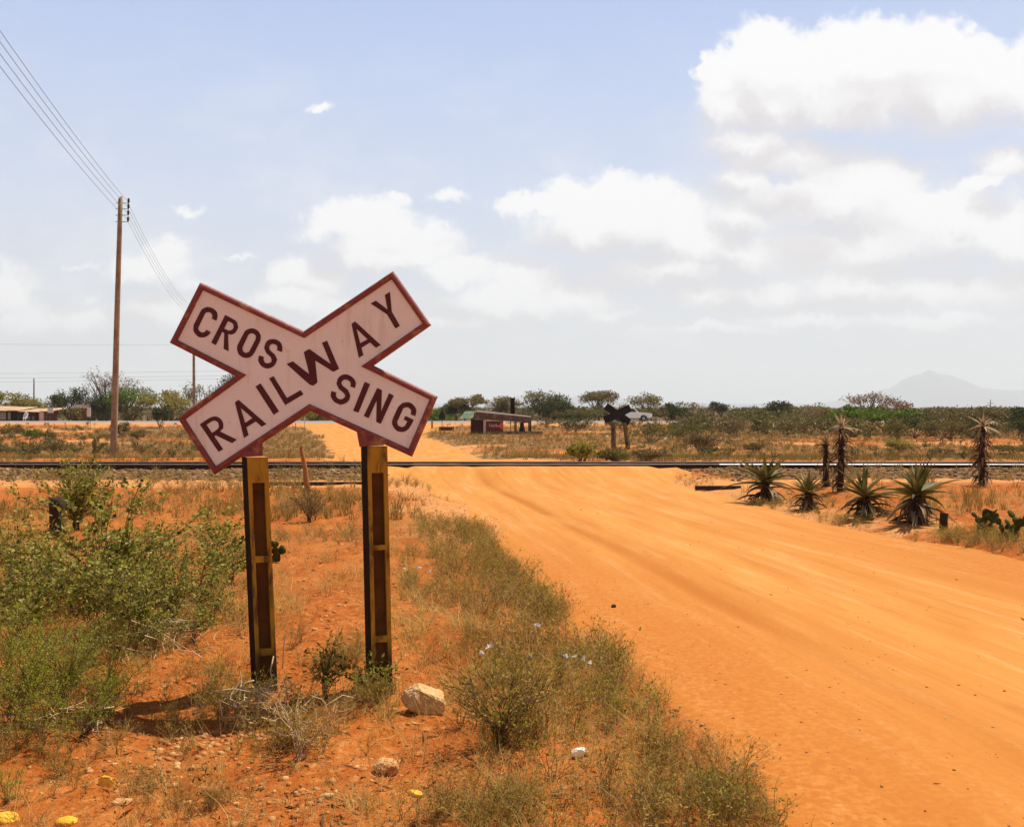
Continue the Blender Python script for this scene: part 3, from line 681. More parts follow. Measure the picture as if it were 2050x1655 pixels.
def make_sign():
    t = thing('crossing_sign', (SX0, SD, 0), 'white X-shaped sign reading RAILWAY CROSSING on two yellow posts, lettering towards us', 'road sign')
    P = [sp_(*p) for p in OUT]
    # all of the sign hangs from one yawed frame: the board lies in the local x,z plane
    b = G(); ins = inset(P, .030)
    b.prism(ins, -.012, .004, 0)
    b.build('sign_board', [M['panel']], t)
    bk = G(); bk.prism(inset(P, .012), .0045, .016, 0); bk.build('back_plate', [M['signback']], t)
    g = G(); prof = [(0, .004), (.001, -.014), (.008, -.028), (.019, -.033), (.030, -.028), (.036, -.0125)]
    rings = [[(x, y, z) for (x, z) in inset(P, d)] for d, y in prof]
    n = len(P)
    for r_ in rings: g.v.extend(r_)
    for k in range(len(rings) - 1):
        for i in range(n):
            j = (i + 1) % n; g.f.append((k * n + i, k * n + j, (k + 1) * n + j, (k + 1) * n + i)); g.mi.append(0)
    g.v.extend([(x, .0165, z) for (x, _, z) in rings[0]]); o0 = len(rings) * n
    for i in range(n): g.f.append((i, o0 + i, o0 + (i + 1) % n, (i + 1) % n)); g.mi.append(0)
    g.build('border', [M['maroon']], t)
    L = G()
    def poly(loops, y=-.0145):
        loops = [[Vector((x, z, 0)) for x, z in lp] for lp in loops]
        flat = [p for lp in loops for p in lp]
        tri = tessellate_polygon(loops); L.add([(p.x, y, p.y) for p in flat], tri)
    rj = random.Random(3)
    for ch, zx, zy, w, h, a in TXT:
        c, s = math.cos(R(a)), math.sin(R(a))
        def tm(p):
            x, y = p[0] + rj.uniform(-1.6, 1.6), p[1] + rj.uniform(-1.6, 1.6)
            return sp_(*zp(zx + x * c + y * s, zy + x * s - y * c))
        sets = letter(ch, w, h); groups = [[]]
        for lp in sets:
            if lp is None: groups.append([])
            else: groups[-1].append([tm(p) for p in lp])
        for k, gr in enumerate(groups): poly(gr, -.0145 - .0006 * k)
    Wz = [(908, 690), (950, 672), (1058, 757), (1022, 612), (1058, 590), (1200, 690), (1142, 550), (1176, 536), (1255, 722), (1218, 742), (1098, 668), (1112, 812), (1084, 834), (1060, 826)]
    poly([[sp_(*zp(*p)) for p in Wz]])
    L.build('lettering', [M['letter']], t)
    # posts
    def post(cx_top, cx_bot, ytop, bands, yaw, wpx=37):
        xt, zt = sp_(cx_top, ytop); xb, _ = sp_(cx_bot, 1385); w = .118; dp = .19
        g = G(); m = Matrix.Rotation(yaw, 3, 'Z')
        lean = (xb - xt) / (zt)
        def bx(x0, x1, y0, y1, z0, z1, mi):
            c = [(x0, y0), (x1, y0), (x1, y1), (x0, y1)]; V = []
            for z in (z0, z1):
                for (x, y) in c:
                    p = m @ Vector((x, y, 0)); V.append((xt + lean * (zt - z) + p.x, .075 + p.y, z))
            F = [(3, 2, 1, 0), (4, 5, 6, 7), (0, 1, 5, 4), (1, 2, 6, 5), (2, 3, 7, 6), (3, 0, 4, 7)]
            o = len(g.v); g.v.extend(V)
            for k, f in enumerate(F): g.f.append(tuple(i + o for i in f)); g.mi.append(mi[k] if isinstance(mi, (list, tuple)) else mi)
        zb = -.35; rec = .032; s_ = .024
        front = -dp / 2
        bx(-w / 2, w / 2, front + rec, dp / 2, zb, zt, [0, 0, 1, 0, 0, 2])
        bx(-w / 2, -w / 2 + s_, front, front + rec, zb, zt, [0, 0, 0, 0, 0, 2])  # left face takes the painted shade colour
        bx(w / 2 - s_, w / 2, front, front + rec, zb, zt, 0)
        zs = [zt] + [sp_(0, y)[1] for ab in bands for y in ab]
        for k in range(0, len(zs), 2):
            z1 = zs[k]; z0 = zs[k + 1] if k + 1 < len(zs) else zb
            bx(-w / 2 + s_, w / 2 - s_, front, front + rec, z0, z1, 0)
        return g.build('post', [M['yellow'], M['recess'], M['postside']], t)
    pa = post(503, 523, 915, [(966, 1112), (1125, 1297), (1311, 1480)], R(24)); pa['label'] = 'yellow post under the RAIL end'
    pb = post(745, 756, 893, [(946, 1090), (1100, 1271), (1284, 1480)], R(19)); pb['label'] = 'yellow post under the SING end'
    for quad, bolt in (([(618, 1283), (752, 1192), (752, 1297), (588, 1305)], (672, 1252)), ([(1372, 1128), (1552, 1208), (1552, 1226), (1392, 1236)], (1465, 1180))):
        q = G(); q.prism([sp_(*zp(*p)) for p in quad], -.0265, -.016, 0)
        br = q.build('mounting_bracket', [M['maroon']], t)
        bx_, bz = sp_(*zp(*bolt)); k = G(); k.tube([(bx_, -.0265, bz), (bx_, -.036, bz), (bx_, -.039, bz)], [.012, .012, .007], 6); k.build('bolt', [M['steel']], br)
    return t
sign = make_sign()
sign2 = copy_tree(sign)
p = far(1236, 51.5)
sign2.location = (p.x, p.y, t1(p.x, p.y) - .06); sign2.rotation_euler = (0, 0, R(180 - 18)); sign2['label'] = 'dark back of the crossing sign beyond the rails, in front of the white pickup'
for ch in list(sign2.children):
    if ch.name.startswith('post'): bpy.data.objects.remove(ch)
M['post_dark'] = simple('dark_ochre_post', (.17, .10, .028), .85, .35, 6, c2=(.05, .028, .01))
for xa, xb in ((.20, .17), (-.40, -.62)):
    g = G(); g.tube([(xb, .11, -.4), ((xa + xb) / 2, .11, .7), (xa, .11, 1.42)], [.125, .12, .115], 4); g.build('post', M['post_dark'], sign2)
# the far sign stands a little less tall
sign.rotation_euler = (0, 0, 0)

# ------------------------------------------------------------------ poles and wires
def ins_bracket(side=1):
    g = G(); g.tube([(-.16, 0, 0), (.30, 0, 0)], .012, 5); g.tube([(.30, 0, -.02), (.30, 0, .10)], .010, 5); return g
P1 = Vector((-14.38, 36, t1(-14.38, 36))); P2 = Vector((-23.85, 75, t1(-23.85, 75)))
P0 = Vector((-4.45, -3, P1.z))
ZI = [407, 418.5, 431, 444]
zi = [EYE + (HY - y) / FPX * 36 for y in ZI]
def pole(loc, h, lean, r0, r1, label, n_ins, rz=0):
    t = thing('telegraph_pole', loc, label, 'utility pole', 'poles carrying the overhead wires')
    g = G(); pts = [(lean * k / 8, .01 * math.sin(k), -.4 + (h + .4) * k / 8) for k in range(9)]
    g.tube(pts, [r0 + (r1 - r0) * k / 8 for k in range(9)], 12)
    # slanted cut at the head
    for i in range(len(g.v) - 12, len(g.v)):
        x, y, z = g.v[i]; g.v[i] = (x, y, z + (x - lean) * .9)
    g.build('shaft', M['pole'], t, smooth=True)
    for k in range(n_ins):
        z = zi[k] - P1.z; b_ = ins_bracket(); o = b_.build('insulator_bracket', M['iron'], t); o.location = (lean * z / h, 0, z)
        q = G(); q.tube([(.30, 0, .02), (.30, 0, .05), (.30, 0, .09), (.30, 0, .16), (.30, 0, .18)], [.025, .042, .036, .04, .02], 8); q.build('insulator', M['insul'], o, smooth=True)
    return t
h1 = EYE + (HY - 396) / FPX * 36 - P1.z
pole(P1, h1, .27, .122, .078, 'tall weathered wooden telegraph pole with four insulators standing beyond the rails', 4)
pole(P2, h1 - .3, -.05, .13, .08, 'second telegraph pole in the line, partly hidden behind the crossing sign', 4)
P3 = far(68, 165); t3 = pole(P3, EYE + (HY - 757) / FPX * 165 - P3.z,   .0, .14, .10, 'small distant pole behind the roadside shop roof', 0)
def wire(A, B, sag, name, label, group, rad, D=None, n=40):
    pts = [A.lerp(B, k / n) - Vector((0, 0, sag * 4 * (k / n) * (1 - k / n))) for k in range(n + 1)]
    g = G(); g.tube(pts, rad, 4); return tag(g.build(name, M['wire']), label, 'wire', group)
offs = Vector((.30 + .12, 0, 0))
names = ['highest', 'second highest', 'second lowest', 'lowest']
for k in range(4):
    dz = zi[k] + .1
    a = Vector((P0.x + .3, P0.y, dz + .25)); b_ = Vector((P1.x + .2 + .30, P1.y, dz)); c = Vector((P2.x + .27, P2.y, dz - .1))
    pts = [a.lerp(b_, i / 30) - Vector((0, 0, .55 * 4 * (i / 30) * (1 - i / 30))) for i in range(31)] + [b_.lerp(c, i / 30) - Vector((0, 0, .8 * 4 * (i / 30) * (1 - i / 30))) for i in range(1, 31)]
    g = G(); g.tube(pts, .007, 4)
    tag(g.build('overhead_wire', M['wire']), names[k] + ' of the four wires strung on the tall telegraph pole', 'wire', 'wires on the telegraph poles')
for k, (y0, y1) in enumerate(((677, 681), (744, 736), (752, 746), (763, 752))):
    D = 170
    A = Vector((-150, D, EYE + (HY - y0) / FPX * D)); B = Vector((-40, D + 10, EYE + (HY - y1) / FPX * D)); 
    wire(A, B, .5, 'distant_wire', ['faint distant wire level with the sign arms', 'upper of the three faint wires above the shop trees', 'middle of the three faint wires above the shop trees', 'lower of the three faint wires above the shop trees'][k], 'faint wires of the distant line', .016)

# ------------------------------------------------------------------ plants: generators
def rdir(r, n):
    v = r.normal(size=(n, 3)); return v / np.linalg.norm(v, axis=1)[:, None]
def leaves(P, size, r, aspect=.5, up=.3, dirs=None):
    """diamond leaves, slightly folded; one quad each"""
    n = len(P)
    d = rdir(r, n) if dirs is None else dirs
    d = d + np.array([0, 0, up]); d /= np.linalg.norm(d, axis=1)[:, None]
    s = np.cross(d, rdir(r, n)); s /= np.linalg.norm(s, axis=1)[:, None] + 1e-9
    nn = np.cross(d, s)
    L = (np.asarray(size) * (.6 + .8 * r.random(n)))[:, None]
    a = P; c = P + d * L; m = P + d * L * .45 + nn * L * .08
    V = np.stack([a, m + s * L * aspect / 2, c, m - s * L * aspect / 2], 1).reshape(-1, 3)
    F = np.arange(n * 4).reshape(-1, 4)
    return V, F
def ribbon(P, w, side):
    """P (m,3) -> tapered flat blade"""
    m = len(P); k = np.linspace(1, .12, m)[:, None] * w / 2
    V = np.concatenate([P - side * k, P + side * k]); F = [(i, i + 1, m + i + 1, m + i) for i in range(m - 1)]
    return V, np.array(F)
def blade_tuft(seed, n, h, spread, w, segs=3, lean=.5):
    r = np.random.default_rng(seed); parts = []
    for i in range(n):
        a = r.random() * 2 * np.pi; o = np.array([math.cos(a), math.sin(a), 0]); b0 = o * spread * r.random() ** .5 * .4
        hh = h * (.45 + .75 * r.random()); ln = lean * (.2 + r.random()); t = np.linspace(0, 1, segs + 1)[:, None]
        o2 = np.array([math.cos(a + r.normal() * .7), math.sin(a + r.normal() * .7), 0])
        P = b0 + o2 * ln * hh * t ** 1.7 + np.array([0, 0, 1]) * hh * t * (1 - .25 * ln * t)
        sd = np.array([-math.sin(a), math.cos(a), 0]) if r.random() < .5 else np.array([math.cos(a * 3), math.sin(a * 3), 0])
        parts.append(ribbon(P, w * (.6 + .8 * r.random()), sd))
    return cat(parts)
def shrub(seed, stems, h, spread, r0, leaf, per, up=.3, twigs=4, aspect=.6, wander=.25, tube_n=3, bare=.0):
    """branching stems and leaves: (stem V,F), (leaf V,F)"""
    r = np.random.default_rng(seed); st = []; LP = []; LD = []
    for i in range(stems):
        a = r.random() * 2 * np.pi; out = spread * (.15 + .85 * r.random() ** .8)
        hh = h * (.55 + .5 * r.random()) * (1 - .35 * (out / spread) ** 2)
        m = 6; t = np.linspace(0, 1, m)
        P = np.stack([np.cos(a) * out * t ** 1.25, np.sin(a) * out * t ** 1.25, hh * t ** .85], -1)
        P[1:] += np.cumsum(r.normal(size=(m - 1, 3)) * wander * h / m, 0) * .6
        P[:, 2] = np.maximum(P[:, 2], 0.0)
        P[0] = (r.normal() * .05 * spread, r.normal() * .05 * spread, -.03)
        st.append(tube(P, np.linspace(r0, r0 * .35, m), tube_n))
        for j in range(twigs):
            s = .25 + .75 * r.random(); k = s * (m - 1); k0 = int(min(k, m - 2)); b0 = P[k0] + (P[k0 + 1] - P[k0]) * (k - k0)
            d = rdir(r, 1)[0] * np.array([1, 1, .6]) + np.array([np.cos(a), np.sin(a), .9]) * .5; d /= np.linalg.norm(d)
            ln = h * (.12 + .25 * r.random()); q = np.linspace(0, 1, 4)[:, None]
            Q = b0 + d * ln * q + np.array([0, 0, 1]) * ln * .25 * q ** 2 + r.normal(size=(4, 3)) * ln * .05
            Q[0] = b0
            st.append(tube(Q, np.linspace(r0 * .5, r0 * .22, 4), 3))
            if r.random() < bare: continue
            n = per; u = r.random(n) ** .8; LP.append(Q[0] + (Q[-1] - Q[0]) * u[:, None] + r.normal(size=(n, 3)) * leaf * .35); LD.append(np.repeat(d[None], n, 0) * .3 + rdir(r, n))
    LP = np.concatenate(LP); LD = np.concatenate(LD)
    return cat(st), leaves(LP, leaf, r, aspect, up, LD)
def crown_tree(seed, H, W, kind, cb=.35, lobes=9, nl=2200, leaf=.2, flat=.0, trunk_r=.12, gap=.35, multi=1):
    """trunk with limbs, and a crown of leaf clumps round the limb ends"""
    r = np.random.default_rng(seed); tr = []; LP = []
    zc = H * (cb + (1 - cb) * .5); rz = H * (1 - cb) * .5
    base = [np.array([r.normal() * .06 * W * (multi > 1), r.normal() * .06 * W * (multi > 1), -.3]) for _ in range(multi)]
    fork = [np.array([r.normal() * .05 * W, r.normal() * .05 * W, H * cb * (.6 + .4 * r.random())]) for _ in range(multi)]
    for b0, f0 in zip(base, fork):
        m = (b0 + f0) / 2 + r.normal(size=3) * .03 * W
        tr.append(tube([b0, m, f0], [trunk_r, trunk_r * .8, trunk_r * .65], 6))
    for i in range(lobes):
        a = 2 * np.pi * (i + r.random() * .8) / lobes * 2.4; q = (.25 + .75 * r.random() ** .6)
        if flat > 0:
            c = np.array([math.cos(a) * W * .38 * q, math.sin(a) * W * .38 * q, H * .9 - rz * .5 * q ** 2 - rz * (1.5 - flat) * .6 * r.random()])
            lr = np.array([W * .20, W * .20, rz * .42]) * (.7 + .5 * r.random())
        else:
            v = rdir(r, 1)[0]; v[2] = v[2] * .8 + .15
            c = np.array([v[0] * W * .33 * q, v[1] * W * .33 * q, zc + v[2] * rz * .68 * q])
            lr = np.array([W * .20, W * .20, rz * .40]) * (.65 + .65 * r.random())
        f0 = fork[i % multi]; mid = f0 * .5 + c * .5 + np.array([0, 0, -.08 * H * r.random()]) + r.normal(size=3) * .03 * W
        tr.append(tube([f0, mid, c], [trunk_r * .5, trunk_r * .32, trunk_r * .14], 5))
        for k in range(6):
            d = rdir(r, 1)[0]; d[2] = abs(d[2]) * .7 if flat else d[2] * .7 + .2; e = c + d * lr * .9; s0 = mid + (c - mid) * r.random()
            tr.append(tube([s0, (s0 + e) / 2 + r.normal(size=3) * .02 * W, e], [trunk_r * .18, trunk_r * .11, trunk_r * .05], 3))
        n = int(nl / lobes); d = rdir(r, n); rad = r.random(n) ** .45
        # clumps inside the lobe leave gaps between them
        nc = 11; cc = rdir(r, nc) * (.35 + .65 * r.random((nc, 1))); pick = r.integers(0, nc, n)
        pts = np.where((r.random(n) < gap)[:, None], d * rad[:, None], cc[pick] + d * rad[:, None] * .36)
        LP.append(c + pts * lr)
    LP = np.concatenate(LP); LP = LP[LP[:, 2] > .05 * H * (cb > .02) + .02]
    k = np.array([W * .5 / max(.05, np.percentile(np.abs(LP[:, 0]), 97)), 0, H / max(.05, np.percentile(LP[:, 2], 99.3))]); k[1] = k[0]
    LP = LP * k; V, F = cat(tr); V = V * np.where(V[:, 2:] > 0, k, np.array([k[0], k[1], 1.0]))
    return (V, F), leaves(LP, leaf, r, .6, .15)
def put_plant(name, loc, sv, lv, sm, lm, label, category, group=None, rz=0.0, part_names=('trunk', 'crown')):
    t = thing(name, loc, label, category, group, rz)
    mesh_np(part_names[0], sv[0], sv[1], sm, t); mesh_np(part_names[1], lv[0], lv[1], lm, t)
    return t

# ------------------------------------------------------------------ trees
TREES = [  # column, row of top, width px, distance, material, options, label
    (20, 785, 90, 150, 'tree_yellow', dict(cb=.15), 'yellow-green tree behind the end of the long shop roof'),
    (76, 800, 64, 155, 'tree_yellow', dict(cb=.15), 'low yellowish tree behind the middle of the long shop roof'),
    (108, 788, 44, 140, 'tree_dusty', dict(cb=.2, nl=900, gap=.2), 'thin pale tree between the shop and the dark green tree'),
    (138, 777, 62, 131, 'tree_dark', dict(cb=.12, lobes=11), 'rounded dark green tree just right of the long shop'),
    (170, 789, 50, 136, 'tree_brown', dict(cb=.3, nl=1100, gap=.3), 'brownish half-bare tree above the small brown house'),
    (208, 738, 72, 134, 'tree_brown', dict(cb=.25, nl=900, gap=.15, lobes=12), 'tallest half-bare purple-brown tree left of the telegraph pole'),
    (202, 792, 60, 130, 'tree_dark', dict(cb=.05), 'dark green tree under the bare crown left of the telegraph pole'),
    (254, 756, 78, 137, 'tree_brown', dict(cb=.3, nl=1500), 'brown-topped tree right of the telegraph pole'),
    (258, 775, 88, 129, 'tree_green', dict(cb=.05, lobes=12), 'bright green leafy tree right of the telegraph pole'),
    (332, 783, 98, 127, 'tree_yellow', dict(cb=.05, lobes=12), 'wide yellow-green tree right of the bright green tree'),
    (400, 768, 62, 140, 'tree_dusty', dict(cb=.2, nl=900, gap=.2), 'sparse grey-green tree behind the second telegraph pole'),
    (458, 750, 66, 136, 'tree_dark', dict(cb=.15), 'dark tree showing in the left notch of the crossing sign'),
    (560, 800, 70, 132, 'tree_green', dict(cb=.05), 'green tree hidden mostly by the RAIL arm of the sign'),
    (640, 818, 62, 128, 'tree_yellow', dict(cb=.03), 'olive tree seen under the middle notch of the crossing sign'),
    (885, 822, 60, 128, 'tree_green', dict(cb=.03), 'low green bushy tree left of the kiosk'),
    (934, 791, 66, 130, 'tree_dusty', dict(cb=.40, flat=.3, lobes=11, gap=.3), 'leaning flat-topped tree behind the kiosk roof'),
    (912, 808, 50, 131, 'tree_dark', dict(cb=.15), 'dark green tree at the left end of the kiosk roof'),
    (1012, 795, 60, 132, 'tree_dusty', dict(cb=.2, lobes=11), 'dusty round tree behind the tall dark board'),
    (1092, 783, 78, 128, 'tree_dusty', dict(cb=.12, nl=1800, gap=.25), 'large loose grey-green tree right of the kiosk'),
    (1108, 792, 88, 126, 'tree_dark', dict(cb=.03, lobes=12), 'large dark dense tree right of the kiosk'),
    (1150, 818, 66, 125, 'bush_olive', dict(cb=.02), 'low olive tree at the foot of the large dark tree'),
    (1197, 783, 66, 130, 'tree_dusty', dict(cb=.42, flat=.7, lobes=13, trunk_r=.14, gap=.3), 'umbrella-shaped acacia with a clear trunk left of the far sign'),
    (1238, 805, 44, 140, 'tree_brown', dict(cb=.3, nl=500, gap=.15), 'faint bare tree just behind the far crossing sign'),
    (1297, 788, 64, 131, 'tree_dusty', dict(cb=.25, nl=1700, lobes=11), 'round dusty tree behind the white pickup'),
    (1283, 818, 60, 119, 'bush_olive', dict(cb=.02), 'low olive thicket directly behind the white pickup'),
    (1346, 808, 46, 126, 'tree_dark', dict(cb=.03), 'compact dark tree in front of the grey sparse tree, right of the pickup'),
    (1376, 804, 48, 134, 'tree_dusty', dict(cb=.2, nl=700, gap=.15), 'sparse grey tree right of the pickup'),
    (1443, 805, 38, 118, 'tree_dark', dict(cb=.2, nl=1500), 'small round dark tree above the olive thicket'),
    (1562, 804, 48, 116, 'tree_dark', dict(cb=.25, nl=1900), 'dark round-headed tree standing alone above the thicket'),
    (1625, 808, 62, 120, 'tree_dusty', dict(cb=.1, nl=1100), 'greyish tree between the lone dark tree and the bare umbrella tree'),
    (1745, 787, 86, 96, 'tree_brown', dict(cb=.35, flat=.9, nl=900, lobes=13, gap=.25), 'bare umbrella-shaped tree in front of the mountain'),
    (1795, 801, 52, 98, 'tree_brown', dict(cb=.3, flat=.6, nl=700, gap=.25), 'smaller bare tree at the right side of the bare umbrella tree'),
    (1697, 814, 66, 84, 'tree_green', dict(cb=.08, lobes=11), 'bright green round tree below the bare umbrella tree'),
    (1770, 818, 120, 82, 'tree_green', dict(cb=.30, flat=.5, lobes=13, nl=2600), 'wide flat green tree below the bare umbrella tree'),
    (2000, 816, 70, 92, 'tree_dusty', dict(cb=.25, flat=.5), 'dark flat-topped tree near the right edge beside the thin mast'),
    (2046, 818, 46, 84, 'tree_dark', dict(cb=.1), 'dark tree cut by the right edge of the view'),
]
for i, (px, top, w, D, m, opt, lab) in enumerate(TREES):
    p = far(px, D); H = EYE + (HY - top) / FPX * D - p.z; W = w / FPX * D * 1.06
    o = dict(cb=.2, nl=3400, leaf=.13 + .018 * W, trunk_r=.022 * H + .03, multi=2 if opt.get('cb', .2) < .12 else 1); o.update(opt)
    if m == 'tree_brown': o['leaf'] *= .8
    sv, lv = crown_tree(100 + i, H, W, m, **o)
    put_plant('tree', p, sv, lv, M['bark'], M[m], lab, 'tree', 'trees along the tarred road')
# bushes: column, top row, width px, base row
BUSHES = [(322, 812, 34, 856, 'tree_dark', 'dark bush with a bare foot in front of the yellow-green tree'),
    (1150, 836, 62, 868, 'tree_dark', 'dark bush between the kiosk and the far sign'),
    (1238, 842, 52, 858, 'tree_dark', 'low dark bush beside the tarred road behind the far sign'),
    (1306, 846, 92, 886, 'bush_olive', 'olive bush right of the far crossing sign posts'),
    (1378, 848, 86, 880, 'bush_olive', 'second olive bush from the far crossing sign'),
    (1405, 866, 66, 910, 'bush_dry', 'round dry brown bush right of the far crossing sign'),
    (1163, 886, 52, 927, 'tree_yellow', 'yellow-green weed bush beside the rails left of the far sign'),
    (1228, 902, 62, 926, 'bush_olive', 'low olive bush at the foot of the left post of the far sign'),
    (1300, 902, 70, 924, 'bush_dry', 'low dry bush at the right of the far sign posts'),
    (1470, 836, 84, 874, 'bush_dry', 'brown bush at the left end of the thicket'),
    (1528, 834, 86, 870, 'bush_olive', 'olive bush below the lone dark tree'),
    (1592, 828, 84, 868, 'bush_olive', 'tall olive bush right of the lone dark tree'),
    (1648, 832, 76, 870, 'bush_olive', 'olive bush left of the bright green tree'),
    (1706, 838, 70, 874, 'bush_dry', 'brown bush at the foot of the bright green tree'),
    (1830, 826, 86, 878, 'tree_dark', 'dark bush right of the wide flat green tree'),
    (1892, 828, 92, 882, 'bush_olive', 'olive bush behind the tall dead aloe at right'),
    (1948, 830, 80, 878, 'tree_dark', 'dark green bush left of the thin mast'),
    (2036, 836, 60, 876, 'tree_dark', 'dark bush at the right edge of the view'),
    (1800, 880, 46, 906, 'tree_yellow', 'small green bush beyond the rails between the two tall aloes'),
    (2024, 892, 60, 908, 'bush_olive', 'low green bush beyond the rails at the right edge'),
    (1510, 888, 40, 906, 'bush_dry', 'small dry bush on the sand beyond the rails'),
    (22, 850, 62, 876, 'bush_olive', 'olive bush beyond the rails at the left edge'),
    (64, 860, 34, 880, 'tree_green', 'small green bush below the long shop'),
    (96, 862, 40, 884, 'bush_olive', 'small olive bush right of the small green bush'),
    (112, 876, 62, 912, 'tree_dusty', 'grey-green spiky bush on the grass left of the telegraph pole'),
    (8, 890, 44, 908, 'tree_dusty', 'pale green bush cut by the left edge beyond the rails'),
    (52, 896, 40, 912, 'tree_dusty', 'low pale green bush near the left edge beyond the rails'),
    (242, 846, 36, 874, 'bush_olive', 'olive bush just right of the telegraph pole'),
    (276, 862, 34, 880, 'bush_dry', 'dry bush right of the olive bush by the telegraph pole')]
for i, (px, top, w, base, m, lab) in enumerate(BUSHES):
    p = at(px, base); D = p.y; H = max(.25, EYE + (HY - top) / FPX * D - p.z); W = w / FPX * D
    sv, lv = crown_tree(300 + i, H, W, m, cb=.02, lobes=10, nl=1500, leaf=.05 + .05 * H, trunk_r=.02 + .012 * H, multi=3, gap=.3)
    put_plant('bush', p, sv, lv, M['bark'], M[m], lab, 'bush', 'bushes beyond the rails', part_names=('stems', 'foliage'))

# scrub that reads as one mass out on the plain and along the road
def scrub():
    r = np.random.default_rng(90); tp = []
    for s in range(5):
        tp.append(crown_tree(400 + s, 1.0, 1.15, '', cb=.0, lobes=7, nl=200, leaf=.15, multi=1)[1])
    def place(n, y0, y1, x0, x1, sz, pw=1.0):
        y = y0 + (y1 - y0) * r.random(n) ** pw; x = x0 * y + (x1 - x0) * y * r.random(n)
        return np.stack([x, y, T(x, y)], -1), sz[0] + (sz[1] - sz[0]) * r.random(n) ** 1.5
    a = [place(700, 122, 260, -.62, .62, (1.0, 2.3), 1.2), place(900, 240, 900, -.62, .62, (1.2, 2.6), 1.2), place(210, 66, 99, .16, .62, (.5, 1.6)), place(60, 84, 100, .02, .3, (.3, .9)), place(170, 30, 98, -.6, -.24, (.2, .55)), place(190, 29, 60, .1, .6, (.12, .42))]
    P = np.concatenate([q[0] for q in a]); sz = np.concatenate([q[1] for q in a])
    ya = P[:, 1] - asph_y(P[:, 0]); keep = ((ya < AS0 - 2) | (ya > AS1 + 3)) & (road_in(P[:, 0], P[:, 1]) < -1.5); P, sz = P[keep], sz[keep]
    V, F = scatter(tp, P, sz, r, .1)
    tag(mesh_np('scrub_undergrowth', V, F, M['scrubleaf']), kind='stuff')
M['scrubleaf'] = leafy('scrub_leaf', even((.07, .065, .015), (.15, .14, .03), (.21, .18, .045), (.15, .10, .035), (.15, .165, .035)), .25, clump=.75, cscale=.12)
scrub()

# dry grass beyond the rails, one mass
def far_grass():
    r = np.random.default_rng(91); tp = [blade_tuft(s, 12, .24, .16, .013, 2, .7) for s in range(6)]
    n = 26000
    y = 14 + 84 * r.random(n) ** 1.25; x = (r.random(n) * 1.24 - .62) * y
    keep = (r.random(n) < dryness(x, y) * .95 + .03) & (road_in(x, y) < -.3); x, y = x[keep], y[keep]
    P = np.stack([x, y, T(x, y)], -1); V, F = scatter(tp, P, (.5 + .9 * r.random(len(P))) * (.75 + .006 * y), r, .2)
    tag(mesh_np('dry_grass', V, F, M['dry_mid']), kind='stuff')
far_grass()

